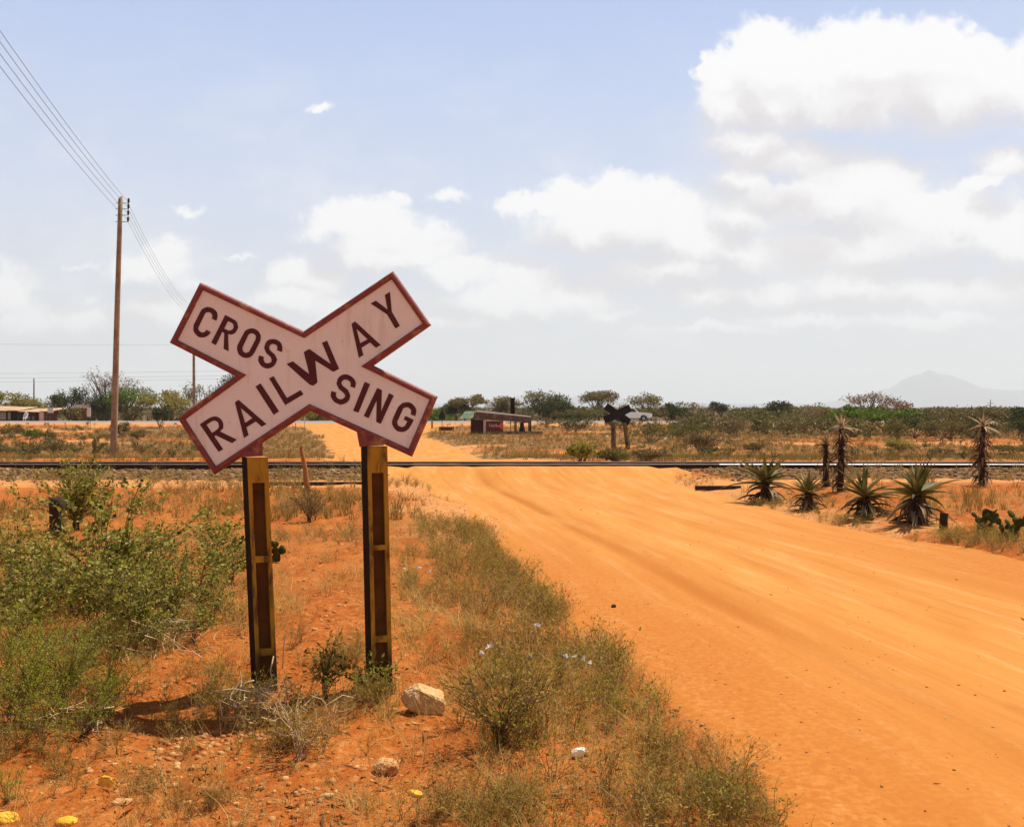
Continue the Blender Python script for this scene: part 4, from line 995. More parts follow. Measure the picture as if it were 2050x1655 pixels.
# ------------------------------------------------------------------ near weeds
def verge():
    r = np.random.default_rng(92)
    sv, lv = zip(*[shrub(500 + s, 10, .26, .17, .0021, .021, 3, .5, 5, .42, .4, bare=.35) for s in range(8)])
    # road edge: bands of weeds left of the dirt road
    n = 900; y = 3.0 + 10.6 * r.random(n) ** 1.15; l = np.interp(y, RY, RL); o = .02 + 1.28 * r.random(n) ** 1.1; x = l - o
    d1 = fbm(x * 1.4, y * 1.4, 61, 3); keep = d1 > .40 + .2 * (o > .95); sc = np.where(o > .9, .65, 1.0) * (.35 + .85 * r.random(n) ** 1.3) * np.where(y > 9, .85, 1.0) * np.where(y < 4.2, .8, 1.0)
    pts = [(x[keep], y[keep], sc[keep])]
    def blob(n, px, py, rx, ry, s0, s1):
        c = at(px, py); a = r.normal(size=(n, 2)) * .5
        pts.append((c.x + a[:, 0] * rx, c.y + a[:, 1] * ry, s0 + (s1 - s0) * r.random(n)))
    for b_ in [(26, 480, 1420, .32, .2, .4, .8), (16, 640, 1430, .35, .25, .4, .8), (9, 740, 1400, .2, .2, .4, .7), (20, 590, 1500, .25, .15, .4, .8), (14, 1000, 1490, .28, .25, .6, 1.0),
               (20, 700, 1330, .3, .3, .4, .7), (18, 420, 1370, .3, .3, .3, .6), (24, 620, 1080, .8, 1.0, .4, .8), (24, 660, 1000, 1.4, 1.0, .4, .9), (20, 620, 1030, .5, .8, .7, 1.2), (40, 830, 975, 1.2, .8, .35, .7),
               (90, 200, 957, 6, 1.0, .3, .8), (70, 1750, 957, 6, 1.0, .3, .8), (40, 120, 1010, 3, 1.4, .3, .7), (30, 60, 1400, .35, .4, .4, .9), (20, 160, 1400, .4, .4, .3, .7), (24, 110, 1520, .4, .25, .3, .7), (16, 300, 1500, .5, .25, .2, .55), (40, 220, 1300, 1.2, .5, .4, 1.0), (40, 350, 1240, .8, .8, .4, .9), (40, 80, 1220, .8, .8, .5, 1.1), (26, 380, 1452, .45, .14, .25, .55), (18, 1340, 1530, .3, .25, .4, .8), (16, 1480, 1640, .22, .2, .4, .8), (26, 980, 1640, .4, .12, .4, .7), (20, 1400, 1625, .35, .15, .4, .7), (16, 250, 1590, .4, .15, .3, .5), (14, 400, 1620, .2, .12, .3, .55),
               (50, 560, 975, 2.6, 1.2, .5, 1.0), (40, 350, 985, 3, 1.4, .5, 1.0), (30, 420, 1010, 1.6, 1.4, .6, 1.1),
               (50, 1560, 1015, 1.4, .5, .4, .7), (60, 1720, 1045, 1.4, .4, .4, .7), (70, 1870, 1085, 1.3, .4, .4, .8), (50, 1990, 1090, .8, .5, .4, .8), (30, 1960, 1000, 2, 1.2, .3, .7), (30, 1400, 970, 1.4, .8, .3, .6)]: blob(*b_)
    X = np.concatenate([p_[0] for p_ in pts]); Y = np.concatenate([p_[1] for p_ in pts]); Sc = np.concatenate([p_[2] for p_ in pts])
    rk = at(852, 1440); k = (road_in(X, Y) < .05) & (Y > 2.3) & (np.hypot((X - rk.x) / .22, (Y - rk.y + .12) / .30) > 1); X, Y, Sc = X[k], Y[k], Sc[k]
    P = np.stack([X, Y, T(X, Y) - .005], -1)
    st0 = 5; rs = np.random.default_rng(st0); V1, F1 = scatter(list(sv), P, Sc, rs, .25); rs = np.random.default_rng(st0); V2, F2 = scatter(list(lv), P, Sc, rs, .25)
    o = mesh_np('dry_weeds', np.concatenate([V1, V2]), np.concatenate([F1, F2 + len(V1)]), [M['verge_stem'], M['verge_leaf']], mi=np.concatenate([np.zeros(len(F1)), np.ones(len(F2))]))
    tag(o, kind='stuff')
    # grass blades mixed in
    tp = [blade_tuft(600 + s, 7 + 2 * s, .10 + .015 * s, .09 + .01 * s, .0034, 3, .7 + .08 * s) for s in range(9)]
    n = 12000; y = 2.4 + 16 * r.random(n) ** 1.5; x = (r.random(n) * 2 - 1) * (.58 * y + .3)
    l = np.interp(y, RY, RL); band = np.exp(-((x - l + .6) / .75) ** 2) * (y < 14)
    dn = np.clip(.06 + .85 * band + .7 * sst(fbm(x * .8, y * .8, 65, 4), .47, .62) + .5 * (x < -1.6) * (y > 5.8) * (y < 12) + .22 * (x > 2.5) * (y > 9), 0, 1)
    k = (r.random(n) < dn) & (road_in(x, y) < -.0); x, y = x[k], y[k]
    P = np.stack([x, y, T(x, y) - .005], -1); V, F = scatter(tp, P, (.45 + .9 * r.random(len(P))) * np.clip(.35 + (y - 2.4) * .22, .35, 1), r, .25)
    tag(mesh_np('grass', V, F, M['dry_blade']), kind='stuff')
verge()
def flowers():
    g = []; r = np.random.default_rng(12)
    for (px, py, h) in [(1150, 1318, .2), (1168, 1325, .2), (1180, 1330, .2), (1132, 1322, .2), (980, 1298, .22), (1075, 1250, .25), (1205, 1305, .1), (810, 1128, .15), (838, 1118, .16), (862, 1130, .15), (966, 1312, .2), (1062, 1320, .2)]:
        c = at(px, py + h * 1000 / 3.0); c.z += h
        g.append(leaves(np.repeat(np.array([tuple(c)]), 6, 0), .022, r, .9, .3))
    return cat(g)
fv = flowers(); tag(mesh_np('small_white_blossoms', fv[0], fv[1], M['flower']), kind='stuff')

def soil_litter():
    r = np.random.default_rng(77); n = 44000
    y = 2.3 + 16 * r.random(n) ** 1.7; x = (r.random(n) * 2 - 1) * (.58 * y + .3)
    rd = road_in(x, y); cl = fbm(x * 1.3, y * 1.3, 99, 4)
    k = (rd < .0) & (r.random(n) < .16 + sst(cl, .40, .58)) | (rd > 0) & (r.random(n) < .007)
    x, y = x[k], y[k]; n = len(x); P = np.stack([x, y, Tz(x, y) + .005 + .012 * r.random(n) ** 3], -1)
    d = rdir(r, n) * np.array([1, 1, .35]); V, F = leaves(P, .010 + .045 * r.random(n) ** 2.5, r, .22, .05, d)
    tag(mesh_np('fallen_leaves', V, F, M['litter_leaf']), kind='stuff')
soil_litter()

# leafy shrubs of the left thicket: column, base row, height
THICK = [(20, 1165, .55, 'at the left edge of the thicket'), (78, 1200, .62, 'in the thicket, second from the left edge'), (150, 1225, .72, 'below the dark stump in the thicket'), (225, 1215, .74, 'standing tallest in the middle of the thicket'),
         (300, 1190, .62, 'right of the tallest shrub in the thicket'), (372, 1165, .60, 'at the back of the thicket, in front of the rails'), (432, 1120, .62, 'behind the left yellow post, nearest the rails'), (458, 1170, .55, 'just left of the left yellow post'),
         (345, 1255, .46, 'in the front row of the thicket, right of its middle'), (425, 1245, .42, 'close to the foot of the left yellow post'), (262, 1285, .44, 'in the front row of the thicket, at its middle'), (110, 1300, .48, 'in the front row of the thicket, at its left'), (30, 1290, .5, 'in the front row at the left edge'), (190, 1330, .36, 'low in front of the thicket, over bare soil')]
THICK += [(60, 1250, .45, 'between the back and front rows near the left edge'), (190, 1270, .5, 'in the middle row, below the tallest shrub'), (285, 1240, .5, 'in the middle row, right of the tallest shrub'), (400, 1205, .48, 'in the middle row near the left yellow post'), (8, 1225, .5, 'cut by the left edge, middle row'), (110, 1150, .5, 'at the back of the thicket, near the charred stump'), (260, 1150, .5, 'at the back of the thicket, right of the charred stump'), (320, 1130, .45, 'at the very back, half way to the post'), (385, 1290, .3, 'low one at the right front of the thicket'), (310, 1310, .3, 'low one at the front middle, among twigs')]
gs = [shrub(700 + s, 14, 1.18, .72, .0065, .046, 13, .3, 10, .72, .35, 4, bare=.25) for s in range(5)]
for i, (px, py, h, lab) in enumerate(THICK):
    if i in (5, 11, 19): continue
    p = at(px, py); h *= .95 + .28 * math.sin(i * 2.7); sv, lv = gs[i % 5]
    t = thing('leafy_shrub', p, 'grey-green small-leaved shrub ' + lab, 'shrub', 'leafy shrubs of the left thicket', i * 1.3)
    if i < 5:
        a = mesh_np('stems', *sv, M['stem'], t); b_ = mesh_np('foliage', *lv, M['green_leaf'], t)
        gs[i] = (sv, lv); THICK[i] = (a, b_)
    else:
        for q in THICK[i % 5]:
            c = q.copy(); c.parent = t; COL.objects.link(c)
    t.scale = (h * 1.1, h * 1.1, h * .92)
FEATH = [(40, 1400, .40, 'at the left edge, upper of the feathery ones'), (120, 1425, .46, 'tallest of the feathery ones near the left edge'), (205, 1440, .42, 'rightmost of the feathery ones, over bare soil'), (15, 1470, .45, 'cut by the left edge below the others'), (85, 1500, .30, 'low one among dead twigs near the left edge'), (15, 1610, .2, 'smallest one in the bottom corner'), (70, 1360, .40, 'at the back, below the leafy thicket'), (150, 1370, .36, 'at the back, right of the others below the thicket'), (10, 1350, .40, 'at the back, cut by the left edge'), (170, 1480, .30, 'in front, over a heap of dead twigs'), (45, 1450, .40, 'in the middle of the feathery patch'), (235, 1400, .24, 'small one on bare soil, rightmost at the back')]
fs = [shrub(740 + s, 15, 1.0, .85, .006, .022, 20, .25, 10, .4, .35, 3) for s in range(2)]
for i, (px, py, h, lab) in enumerate(FEATH):
    t = thing('feathery_shrub', at(px, py), 'bright green feathery shrub ' + lab, 'shrub', 'feathery shrubs in the lower left corner', i * 2.1)
    if i < 2: FEATH[i] = (mesh_np('stems', *fs[i][0], M['stem'], t), mesh_np('foliage', *fs[i][1], M['feather_leaf'], t))
    else:
        for q in FEATH[i % 2]:
            c = q.copy(); c.parent = t; COL.objects.link(c)
    t.scale = (h, h, h)
# bush leaning over the dark stump, brown bush by the leaning stick
p = at(112, 1078); g = G(); r_ = np.random.default_rng(2)
g.tube([(0, 0, -.1), (.01, 0, .15), (.0, .02, .33), (.02, .01, .47)], [.10, .085, .09, .10], 9); o = g.build('wooden_stump', M['dark_wood'], smooth=True); o.location = p; tag(o, 'dark charred wooden stump under a leaning bush at the left', 'stump')
sv, lv = shrub(760, 34, .85, .52, .006, .036, 10, .3, 9, .7, .4); q = at(152, 1062); put_plant('leafy_shrub', q, sv, lv, M['stem'], M['green_leaf'], 'olive bush spreading over the dark stump at the left', 'shrub', part_names=('stems', 'foliage'))
sv, lv = shrub(761, 16, .5, .35, .006, .03, 5, .3, 6, .6, .3); put_plant('dry_shrub', at(618, 1045), sv, lv, M['stem'], M['bush_dry'], 'brown dry shrub at the foot of the twisted stick', 'shrub', part_names=('stems', 'foliage'))
sv, lv = shrub(762, 26, .5, .34, .004, .02, 6, .4, 7, .5, .3); put_plant('dry_shrub', at(1000, 1500), sv, lv, M['stem'], M['verge_leaf'], 'dense olive-brown shrub right of the big pale rock', 'shrub', part_names=('stems', 'foliage'))
sv, lv = shrub(763, 12, .34, .15, .004, .024, 6, .5, 6, .5, .2); put_plant('green_weed', at(650, 1400), sv, lv, M['stem'], M['green_leaf'], 'upright dark green weed between the two yellow posts', 'weed', part_names=('stems', 'foliage'))
sv, lv = shrub(764, 12, .26, .2, .004, .024, 6, .5, 6, .5, .2); put_plant('green_weed', at(735, 1405), sv, lv, M['stem'], M['green_leaf'], 'low green weed at the foot of the right yellow post', 'weed', part_names=('stems', 'foliage'))
sv, lv = shrub(765, 14, .34, .26, .004, .02, 4, .4, 6, .5, .3, bare=.3); put_plant('dry_shrub', at(600, 1525), sv, lv, M['pale_twig'], M['verge_leaf'], 'twiggy half-dead shrub in front of the posts', 'shrub', part_names=('stems', 'foliage'))

# twisted stick, dead twigs
p = at(615, 985); g = G(); s = p.y / FPX
g.tube([((x - 615) * s, 0, (985 - y) * s) for x, y in ((617, 992), (613, 965), (611, 940), (607, 920), (604, 905), (603, 897), (606, 893))], [.055, .05, .045, .04, .04, .032, .018], 8)
o = g.build('twisted_stick', M['stick_wood'], smooth=True); o.location = p; tag(o, 'twisted orange-brown stick standing upright in front of the rails', 'stick')
def twig_heap(px, py, n, rad, ht, label, seed):
    r = np.random.default_rng(seed); parts = []
    for i in range(n):
        a = r.random() * 6.28; c = np.array([r.normal() * rad * .4, r.normal() * rad * .4, ht * r.random()]); d = np.array([math.cos(a), math.sin(a), r.normal() * .35]); L = rad * (.4 + .8 * r.random())
        P = np.array([c + d * L * (t - .5) + r.normal(size=3) * .018 for t in np.linspace(0, 1, 5)]); P[:, 2] = np.maximum(P[:, 2], .004)
        parts.append(tube(P, np.linspace(.0045, .0018, 5), 4))
    V, F = cat(parts); o = mesh_np('dead_brushwood', V, F, M['pale_twig']); o.location = at(px, py); return tag(o, label, 'brushwood')
twig_heap(515, 1440, 46, .26, .16, 'heap of pale dead twigs at the foot of the left yellow post', 1)
twig_heap(335, 1300, 34, .4, .14, 'loose dead twigs at the front of the left thicket', 2)
twig_heap(150, 1470, 22, .28, .14, 'dead twigs among the feathery green shrubs', 3)
def stems_pale(px, py, pts, label, r0=.005):
    c = at(px, py); s = c.y / FPX; g = G(); g.tube([((x - px) * s, .02 * k, (py - y) * s) for k, (x, y) in enumerate(pts)], np.linspace(r0, r0 * .4, len(pts)), 5)
    o = g.build('dry_stalk', M['pale_twig']); o.location = c; tag(o, label, 'stalk', 'pale dead stalks')
stems_pale(575, 1428, [(575, 1430), (574, 1400), (570, 1378), (563, 1360)], 'short curved pale dead stem right of the left post')
stems_pale(566, 1345, [(566, 1347), (566, 1310), (568, 1280), (569, 1258)], 'straight pale dead stem standing right of the left post')
stems_pale(985, 1230, [(985, 1240), (1010, 1200), (1045, 1160), (1068, 1140)][::1], 'long thin dry stalk leaning out over the road edge', .0035)
stems_pale(1800, 905, [(1760, 925), (1775, 912), (1790, 900), (1800, 893)], 'pale fallen branch in front of the far rail at the right', .02)
stems_pale(800, 1400, [(742, 1445), (770, 1418), (800, 1400), (815, 1380)], 'forked twig left of the big pale rock')

# ------------------------------------------------------------------ aloes, cacti
def aloe_leaf(az, el, L, w, droop, segs=7):
    t = np.linspace(0, 1, segs); d = np.array([math.cos(az), math.sin(az), 0.0]); e = el - droop * t ** 1.3
    step = L / (segs - 1); P = np.cumsum(np.concatenate([[[0, 0, 0]], np.stack([np.cos(e[:-1]) * d[0], np.cos(e[:-1]) * d[1], np.sin(e[:-1])], -1) * step]), 0)
    side = np.array([-d[1], d[0], 0]); k = (w / 2 * (1 - t ** 1.6) * (.75 + .5 * t * (1 - t) * 2) + .002)[:, None]
    nrm = np.cross(side, d); up = np.stack([-np.sin(e) * d[0], -np.sin(e) * d[1], np.cos(e)], -1)
    V = np.concatenate([P - side * k + up * k * .55, P - up * k * .35, P + side * k + up * k * .55]); m = segs
    F = [(i, i + 1, m + i + 1, m + i) for i in range(m - 1)] + [(m + i, m + i + 1, 2 * m + i + 1, 2 * m + i) for i in range(m - 1)]
    return V, np.array(F)
def aloe(p, stem_h, L, n_live, n_dead, seed, label, lean=(0, 0), live='aloe', dead='aloe_dead', name='aloe_plant', elmin=.0):
    r = np.random.default_rng(seed); t = thing(name, p, label, 'aloe', 'aloes along the right roadside', r.random() * 6)
    top = np.array([lean[0], lean[1], stem_h]); P = [np.array([0, 0, -.1]), top * .5 + np.array([.01, 0, 0]), top]
    kr = .62 if stem_h > .6 else 1.0; V, F = tube(P, [.10 * kr, .085 * kr, .07 * kr], 8); mesh_np('stem', V, F, M['dark_wood'], t, smooth=True)
    A = []; B = []
    for i in range(n_live):
        q = i / n_live; v, f = aloe_leaf(i * 2.4 + r.normal() * .2, elmin + (1.45 - elmin) * q ** .8 + r.normal() * .22, L * (1.05 - .35 * q) * (.6 + .55 * r.random()), .085 * L / .6, .35 + .5 * (1 - q) * r.random())
        A.append((v + top + np.array([0, 0, .03 * q]), f))
    for i in range(n_dead):
        q = r.random(); z = q * stem_h; v, f = aloe_leaf(r.random() * 6.28, .35 - .9 * r.random(), L * (.45 + .55 * r.random()), .07 * L / .6, 1.0 + .9 * r.random()); v = v + top * q * .98
        v[:, 2] = np.maximum(v[:, 2], .0 + .01 * r.random()); B.append((v, f))
    mesh_np('rosette', *cat(A), M[live], t)
    if B: mesh_np('dead_leaves', *cat(B), M[dead], t)
    return t
aloe(at(1533, 1003), .30, .70, 40, 30, 1, 'leftmost of the four big spiky aloe rosettes by the road')
aloe(at(1618, 1020), .24, .50, 26, 34, 2, 'second big aloe rosette, left of the tall dead aloe stem', lean=(.03, 0))
aloe(at(1738, 1036), .26, .58, 24, 46, 3, 'third big aloe rosette, with many drooping grey leaves', lean=(-.06, .02))
aloe(at(1826, 1048), .36, .66, 32, 40, 4, 'rightmost of the big aloe rosettes, beside the small dark stump', lean=(.07, 0))
aloe(at(1682, 985), 1.12, .36, 18, 105, 5, 'tall dead aloe stem with a bleached drooping head, behind the rosettes', lean=(.06, 0), live='aloe_pale', elmin=-.5)
aloe(at(1655, 975), .78, .28, 16, 70, 6, 'shorter dark aloe stem leaning against the tall dead one', lean=(.02, 0), live='aloe_dead', elmin=-.4)
aloe(at(1965, 972), 1.10, .38, 18, 105, 7, 'tall dead aloe standing alone near the right edge', lean=(-.05, 0), live='aloe_pale', elmin=-.5)
p = at(1889, 1062); g = G(); g.tube([(0, 0, -.05), (0, 0, .12), (.01, 0, .20)], [.055, .05, .052], 9); o = g.build('wooden_stump', M['dark_wood']); o.location = p; tag(o, 'short dark stump between the aloes and the prickly pears', 'stump')
def pad(c, d, L, w, face, n=12):
    """flat oval cactus pad growing from c along d"""
    d = Vector(d).normalized(); f = Vector(face); f = (f - d * f.dot(d)).normalized(); s = d.cross(f); V = []; F = []
    rings = [(1.0, 0.0), (.94, .5), (.6, .95), (0.02, 1.1)]
    for sg in (1, -1):
        o = len(V)
        for k, h in rings:
            for i in range(n):
                a = 2 * math.pi * i / n; e = (1 + math.cos(a)) / 2
                V.append(tuple(Vector(c) + d * (L * .5 + L * .5 * -math.cos(a) * k) + s * (w * .5 * math.sin(a) * k * (1 + .15 * -math.cos(a))) + f * (h * sg * .011)))
        for k in range(len(rings) - 1):
            for i in range(n): F.append((o + k * n + i, o + k * n + (i + 1) % n, o + (k + 1) * n + (i + 1) % n, o + (k + 1) * n + i))
    return V, F
def prickly(p, seed, n, L, label, m='pad', lean=(0, 0)):
    r = random.Random(seed); g = G(); tips = []
    for i in range(max(2, n // 4)):
        c = Vector((r.uniform(-.5, .5) * L * 1.7, r.uniform(-.5, .5) * L, -.02)); d = Vector((r.uniform(-.5, .5) + lean[0], r.uniform(-.4, .4), 1)); f = Vector((r.uniform(-.7, .7), -1, .1))
        g.add(*pad(c, d, L, L * .78, f)); tips.append((c + d.normalized() * L * .93, d))
    while n > 0:
        c, d = r.choice([q for q in tips if q[0].z < L * 2.1]); d2 = Vector((d.x + r.uniform(-.9, .9), d.y + r.uniform(-.6, .6), 1)); f = Vector((r.uniform(-.8, .8), -1, .1)); l = L * r.uniform(.65, 1.0)
        g.add(*pad(c, d2, l, l * .80, f)); tips.append((c + d2.normalized() * l * .93, d2)); n -= 1
    o = g.build('prickly_pear', M[m], smooth=True); o.location = p; return tag(o, label, 'cactus', 'prickly pear cacti')
prickly(at(1968, 1068), 4, 20, .12, 'prickly pear cactus at the right edge, left one of two')
prickly(at(2016, 1084), 6, 22, .125, 'prickly pear cactus at the right edge, right one of two')
prickly(at(1902, 1058), 8, 2, .05, 'tiny prickly pear growing beside the short dark stump')
prickly(at(545, 1128), 10, 18, .09, 'prickly pear cactus with dark pads right of the left yellow post', lean=(.35, 0))
prickly(at(472, 1105), 11, 12, .085, 'prickly pear cactus hidden among the shrubs left of the left post')
prickly(at(190, 908), 12, 16, .26, 'low prickly pear clump left of the telegraph pole foot', 'pad_grey')
prickly(at(198, 884), 13, 14, .19, 'prickly pear clump on the slope behind the telegraph pole', 'pad_grey')

# ------------------------------------------------------------------ stones, chips, litter
def rock(px, py, size, m, label, seed, rz=0.0, name='rock', flat=.75, angular=.25, cat_='rock', group='rocks on the red soil'):
    import bmesh
    bm = bmesh.new(); bmesh.ops.create_icosphere(bm, subdivisions=5, radius=1.0)
    co_ = np.array([tuple(v.co) for v in bm.verts]); r = np.random.default_rng(seed)
    for k in range(9):
        d = rdir(r, 1)[0]; lim = .62 + .3 * r.random(); pr = co_ @ d; over = np.maximum(pr - lim, 0); co_ = co_ - (over * (.8 + .2 * angular))[:, None] * d
    n_ = fbm(co_[:, 0] * 3 + 5, co_[:, 1] * 3 + co_[:, 2] * 2.3, seed, 5) - .5; n2 = fbm(co_[:, 0] * 11 + co_[:, 2] * 7, co_[:, 1] * 11 - co_[:, 2] * 5, seed + 3, 4) - .5
    co_ = co_ * (1 + .22 * n_ + .10 * n2)[:, None]
    co_ = co_ * np.array([size[0], size[1], size[2]]) / 2
    for v, c in zip(bm.verts, co_): v.co = c
    me = bpy.data.meshes.new(name); bm.to_mesh(me); bm.free(); me.materials.append(M[m]); me.polygons.foreach_set('use_smooth', [False] * len(me.polygons))
    o = bpy.data.objects.new(name, me); COL.objects.link(o); p = at(px, py); o.location = p + Vector((0, 0, size[2] * .22)); o.rotation_euler = (r.normal() * .1, r.normal() * .1, rz)
    return tag(o, label, cat_, group)
rock(852, 1432, (.27, .19, .19), 'rock', 'large pale sandy rock right of the right yellow post', 3, -.5)
rock(772, 1550, (.115, .10, .09), 'rock2', 'broken pinkish stone on bare soil below the right post', 8, .3, angular=1)
rock(245, 1622, (.085, .07, .03), 'rock2', 'flat pink stone in the bottom left foreground', 11, .2, angular=1)
rock(655, 1603, (.06, .035, .025), 'rock', 'small flat pale stone near the bottom edge', 12, .2)
rock(832, 1590, (.075, .03, .035), 'chip', 'yellow painted chip of concrete below the broken stone', 14, -.2, 'painted_chip', angular=1, cat_='chip', group='yellow painted chips')
rock(213, 1577, (.07, .05, .065), 'chip', 'upright yellow painted chip beside dead twigs', 15, .4, 'painted_chip', angular=1, cat_='chip', group='yellow painted chips')
rock(8, 1644, (.12, .07, .06), 'chip', 'yellow painted chip cut by the left edge', 16, .1, 'painted_chip', angular=1, cat_='chip', group='yellow painted chips')
rock(135, 1653, (.09, .06, .04), 'chip', 'yellow painted chip at the bottom edge', 17, .1, 'painted_chip', angular=1, cat_='chip', group='yellow painted chips')
rock(1512, 1537, (.035, .028, .025), 'rock', 'small pale stone on the road edge at the lower right', 18)
rock(1228, 1219, (.045, .04, .035), 'rail', 'small dark clod lying on the orange road', 19, cat_='clod', name='dirt_clod')
rock(1160, 1520, (.085, .05, .05), 'litter', 'crumpled white plastic scrap in the dry weeds', 20, cat_='litter', name='plastic_scrap', group='white litter')
for px, py, s, lab in ((1215, 876, .22, 'white litter speck left of the far sign'), (1332, 880, .24, 'white litter speck under the second olive bush'), (1062, 857, .22, 'white litter speck right of the kiosk'), (952, 879, .2, 'white litter speck in front of the kiosk'), (1875, 868, .5, 'pale boulder under the thicket at right'), (1064, 891, .2, 'white litter speck on the slope below the kiosk')):
    rock(px, py, (s, s * .7, s * .8), 'litter' if s < .4 else 'whitewall', lab, int(px), cat_='litter' if s < .4 else 'boulder', name='plastic_scrap' if s < .4 else 'boulder', group='white litter' if s < .4 else None)
for (x0, x1, py, lab) in ((528, 722, 972, 'old buried rail piece lying behind the twisted stick'), (1385, 1492, 980, 'old buried rail piece at the right side of the crossing')):
    a = at(x0, py); b_ = at(x1, py); g = G(); g.box(((a.x + b_.x) / 2, (a.y + b_.y) / 2, max(a.z, b_.z) + .0), ((b_.x - a.x), .07, .09)); tag(g.build('rail_piece', M['rail'], bevel=.012), lab, 'scrap rail', 'old rail pieces')

# ------------------------------------------------------------------ pickup
def pickup():
    D = 110.5; x1 = (1304 - CX) / FPX * D; cx = x1 - 2.35; cy = D; cz = .09
    t = thing('pickup_truck', (cx, cy, cz), 'white pickup truck driving along the tarred road behind the far sign', 'pickup truck')
    b = G()
    low = [(-2.3, .42), (-1.72, .42), (-1.66, .60), (-1.45, .72), (-1.2, .72), (-1.0, .60), (-.95, .36), (1.02, .36), (1.08, .58), (1.28, .72), (1.52, .72), (1.74, .58), (1.80, .38), (2.28, .40), (2.33, .62), (2.28, .86), (1.6, .95), (.85, 1.0), (-.55, 1.0), (-.58, .98), (-2.3, .98)]
    b.prism(low, -.82, .82); b.build('body', M['car_white'], t, bevel=.03)
    c = G(); cabp = [(-.55, 1.0), (.85, 1.0), (.35, 1.50), (-.42, 1.52)]
    V = []
    for s, y in ((-1, -.79), (1, .79)):
        for (x, z) in cabp: V.append((x, y * (1 - .16 * (z > 1.2)), z))
    c.add(V, [(0, 1, 2, 3), (7, 6, 5, 4), (0, 4, 5, 1), (1, 5, 6, 2), (2, 6, 7, 3), (3, 7, 4, 0)]); c.build('cab', M['car_white'], t, bevel=.03)
    for s in (-1, 1):
        w = G(); q = [(-.36, 1.04), (.66, 1.04), (.30, 1.42), (-.30, 1.43)]
        w.add([(x, s * (.795 - .33 * (z - 1.0) * .79), z) for x, z in q] + [(x, s * (.775 - .33 * (z - 1.0) * .79), z) for x, z in q], [(0, 1, 2, 3), (7, 6, 5, 4), (0, 4, 5, 1), (1, 5, 6, 2), (2, 6, 7, 3), (3, 7, 4, 0)]); w.build('side_window', M['glass'], t)
    w = G(); w.add([(.80, -.66, 1.06), (.80, .66, 1.06), (.42, .58, 1.44), (.42, -.58, 1.44)], [(0, 1, 2, 3)]); o = w.build('windscreen', M['glass'], t); o.location = (.02, 0, .015)
    for x in (-1.33, 1.40):
        for s in (-1, 1):
            w = G(); y = s * .70; w.tube([(x, y - .09, .31), (x, y - .07, .31), (x, y + .07, .31), (x, y + .09, .31)], [.27, .31, .31, .27], 20); o = w.build('wheel', M['tyre'], t)
            k = G(); k.tube([(x, y + s * .088, .31), (x, y + s * .096, .31), (x, y + s * .10, .31)], [.19, .17, .06], 16); k.build('rim', M['rim'], o)
    g = G(); g.box((2.36, 0, .46), (.10, 1.6, .13)); g.build('bumper', M['chrome'], t, bevel=.02)
    for s in (-1, 1):
        g = G(); g.tube([(2.30, s * .58, .70), (2.345, s * .58, .70)], [.11, .10], 12); g.build('headlight', M['lamp'], t)
    g = G(); g.box((-2.36, 0, .5), (.06, 1.5, .1)); g.build('rear_bumper', M['chrome'], t)
pickup()

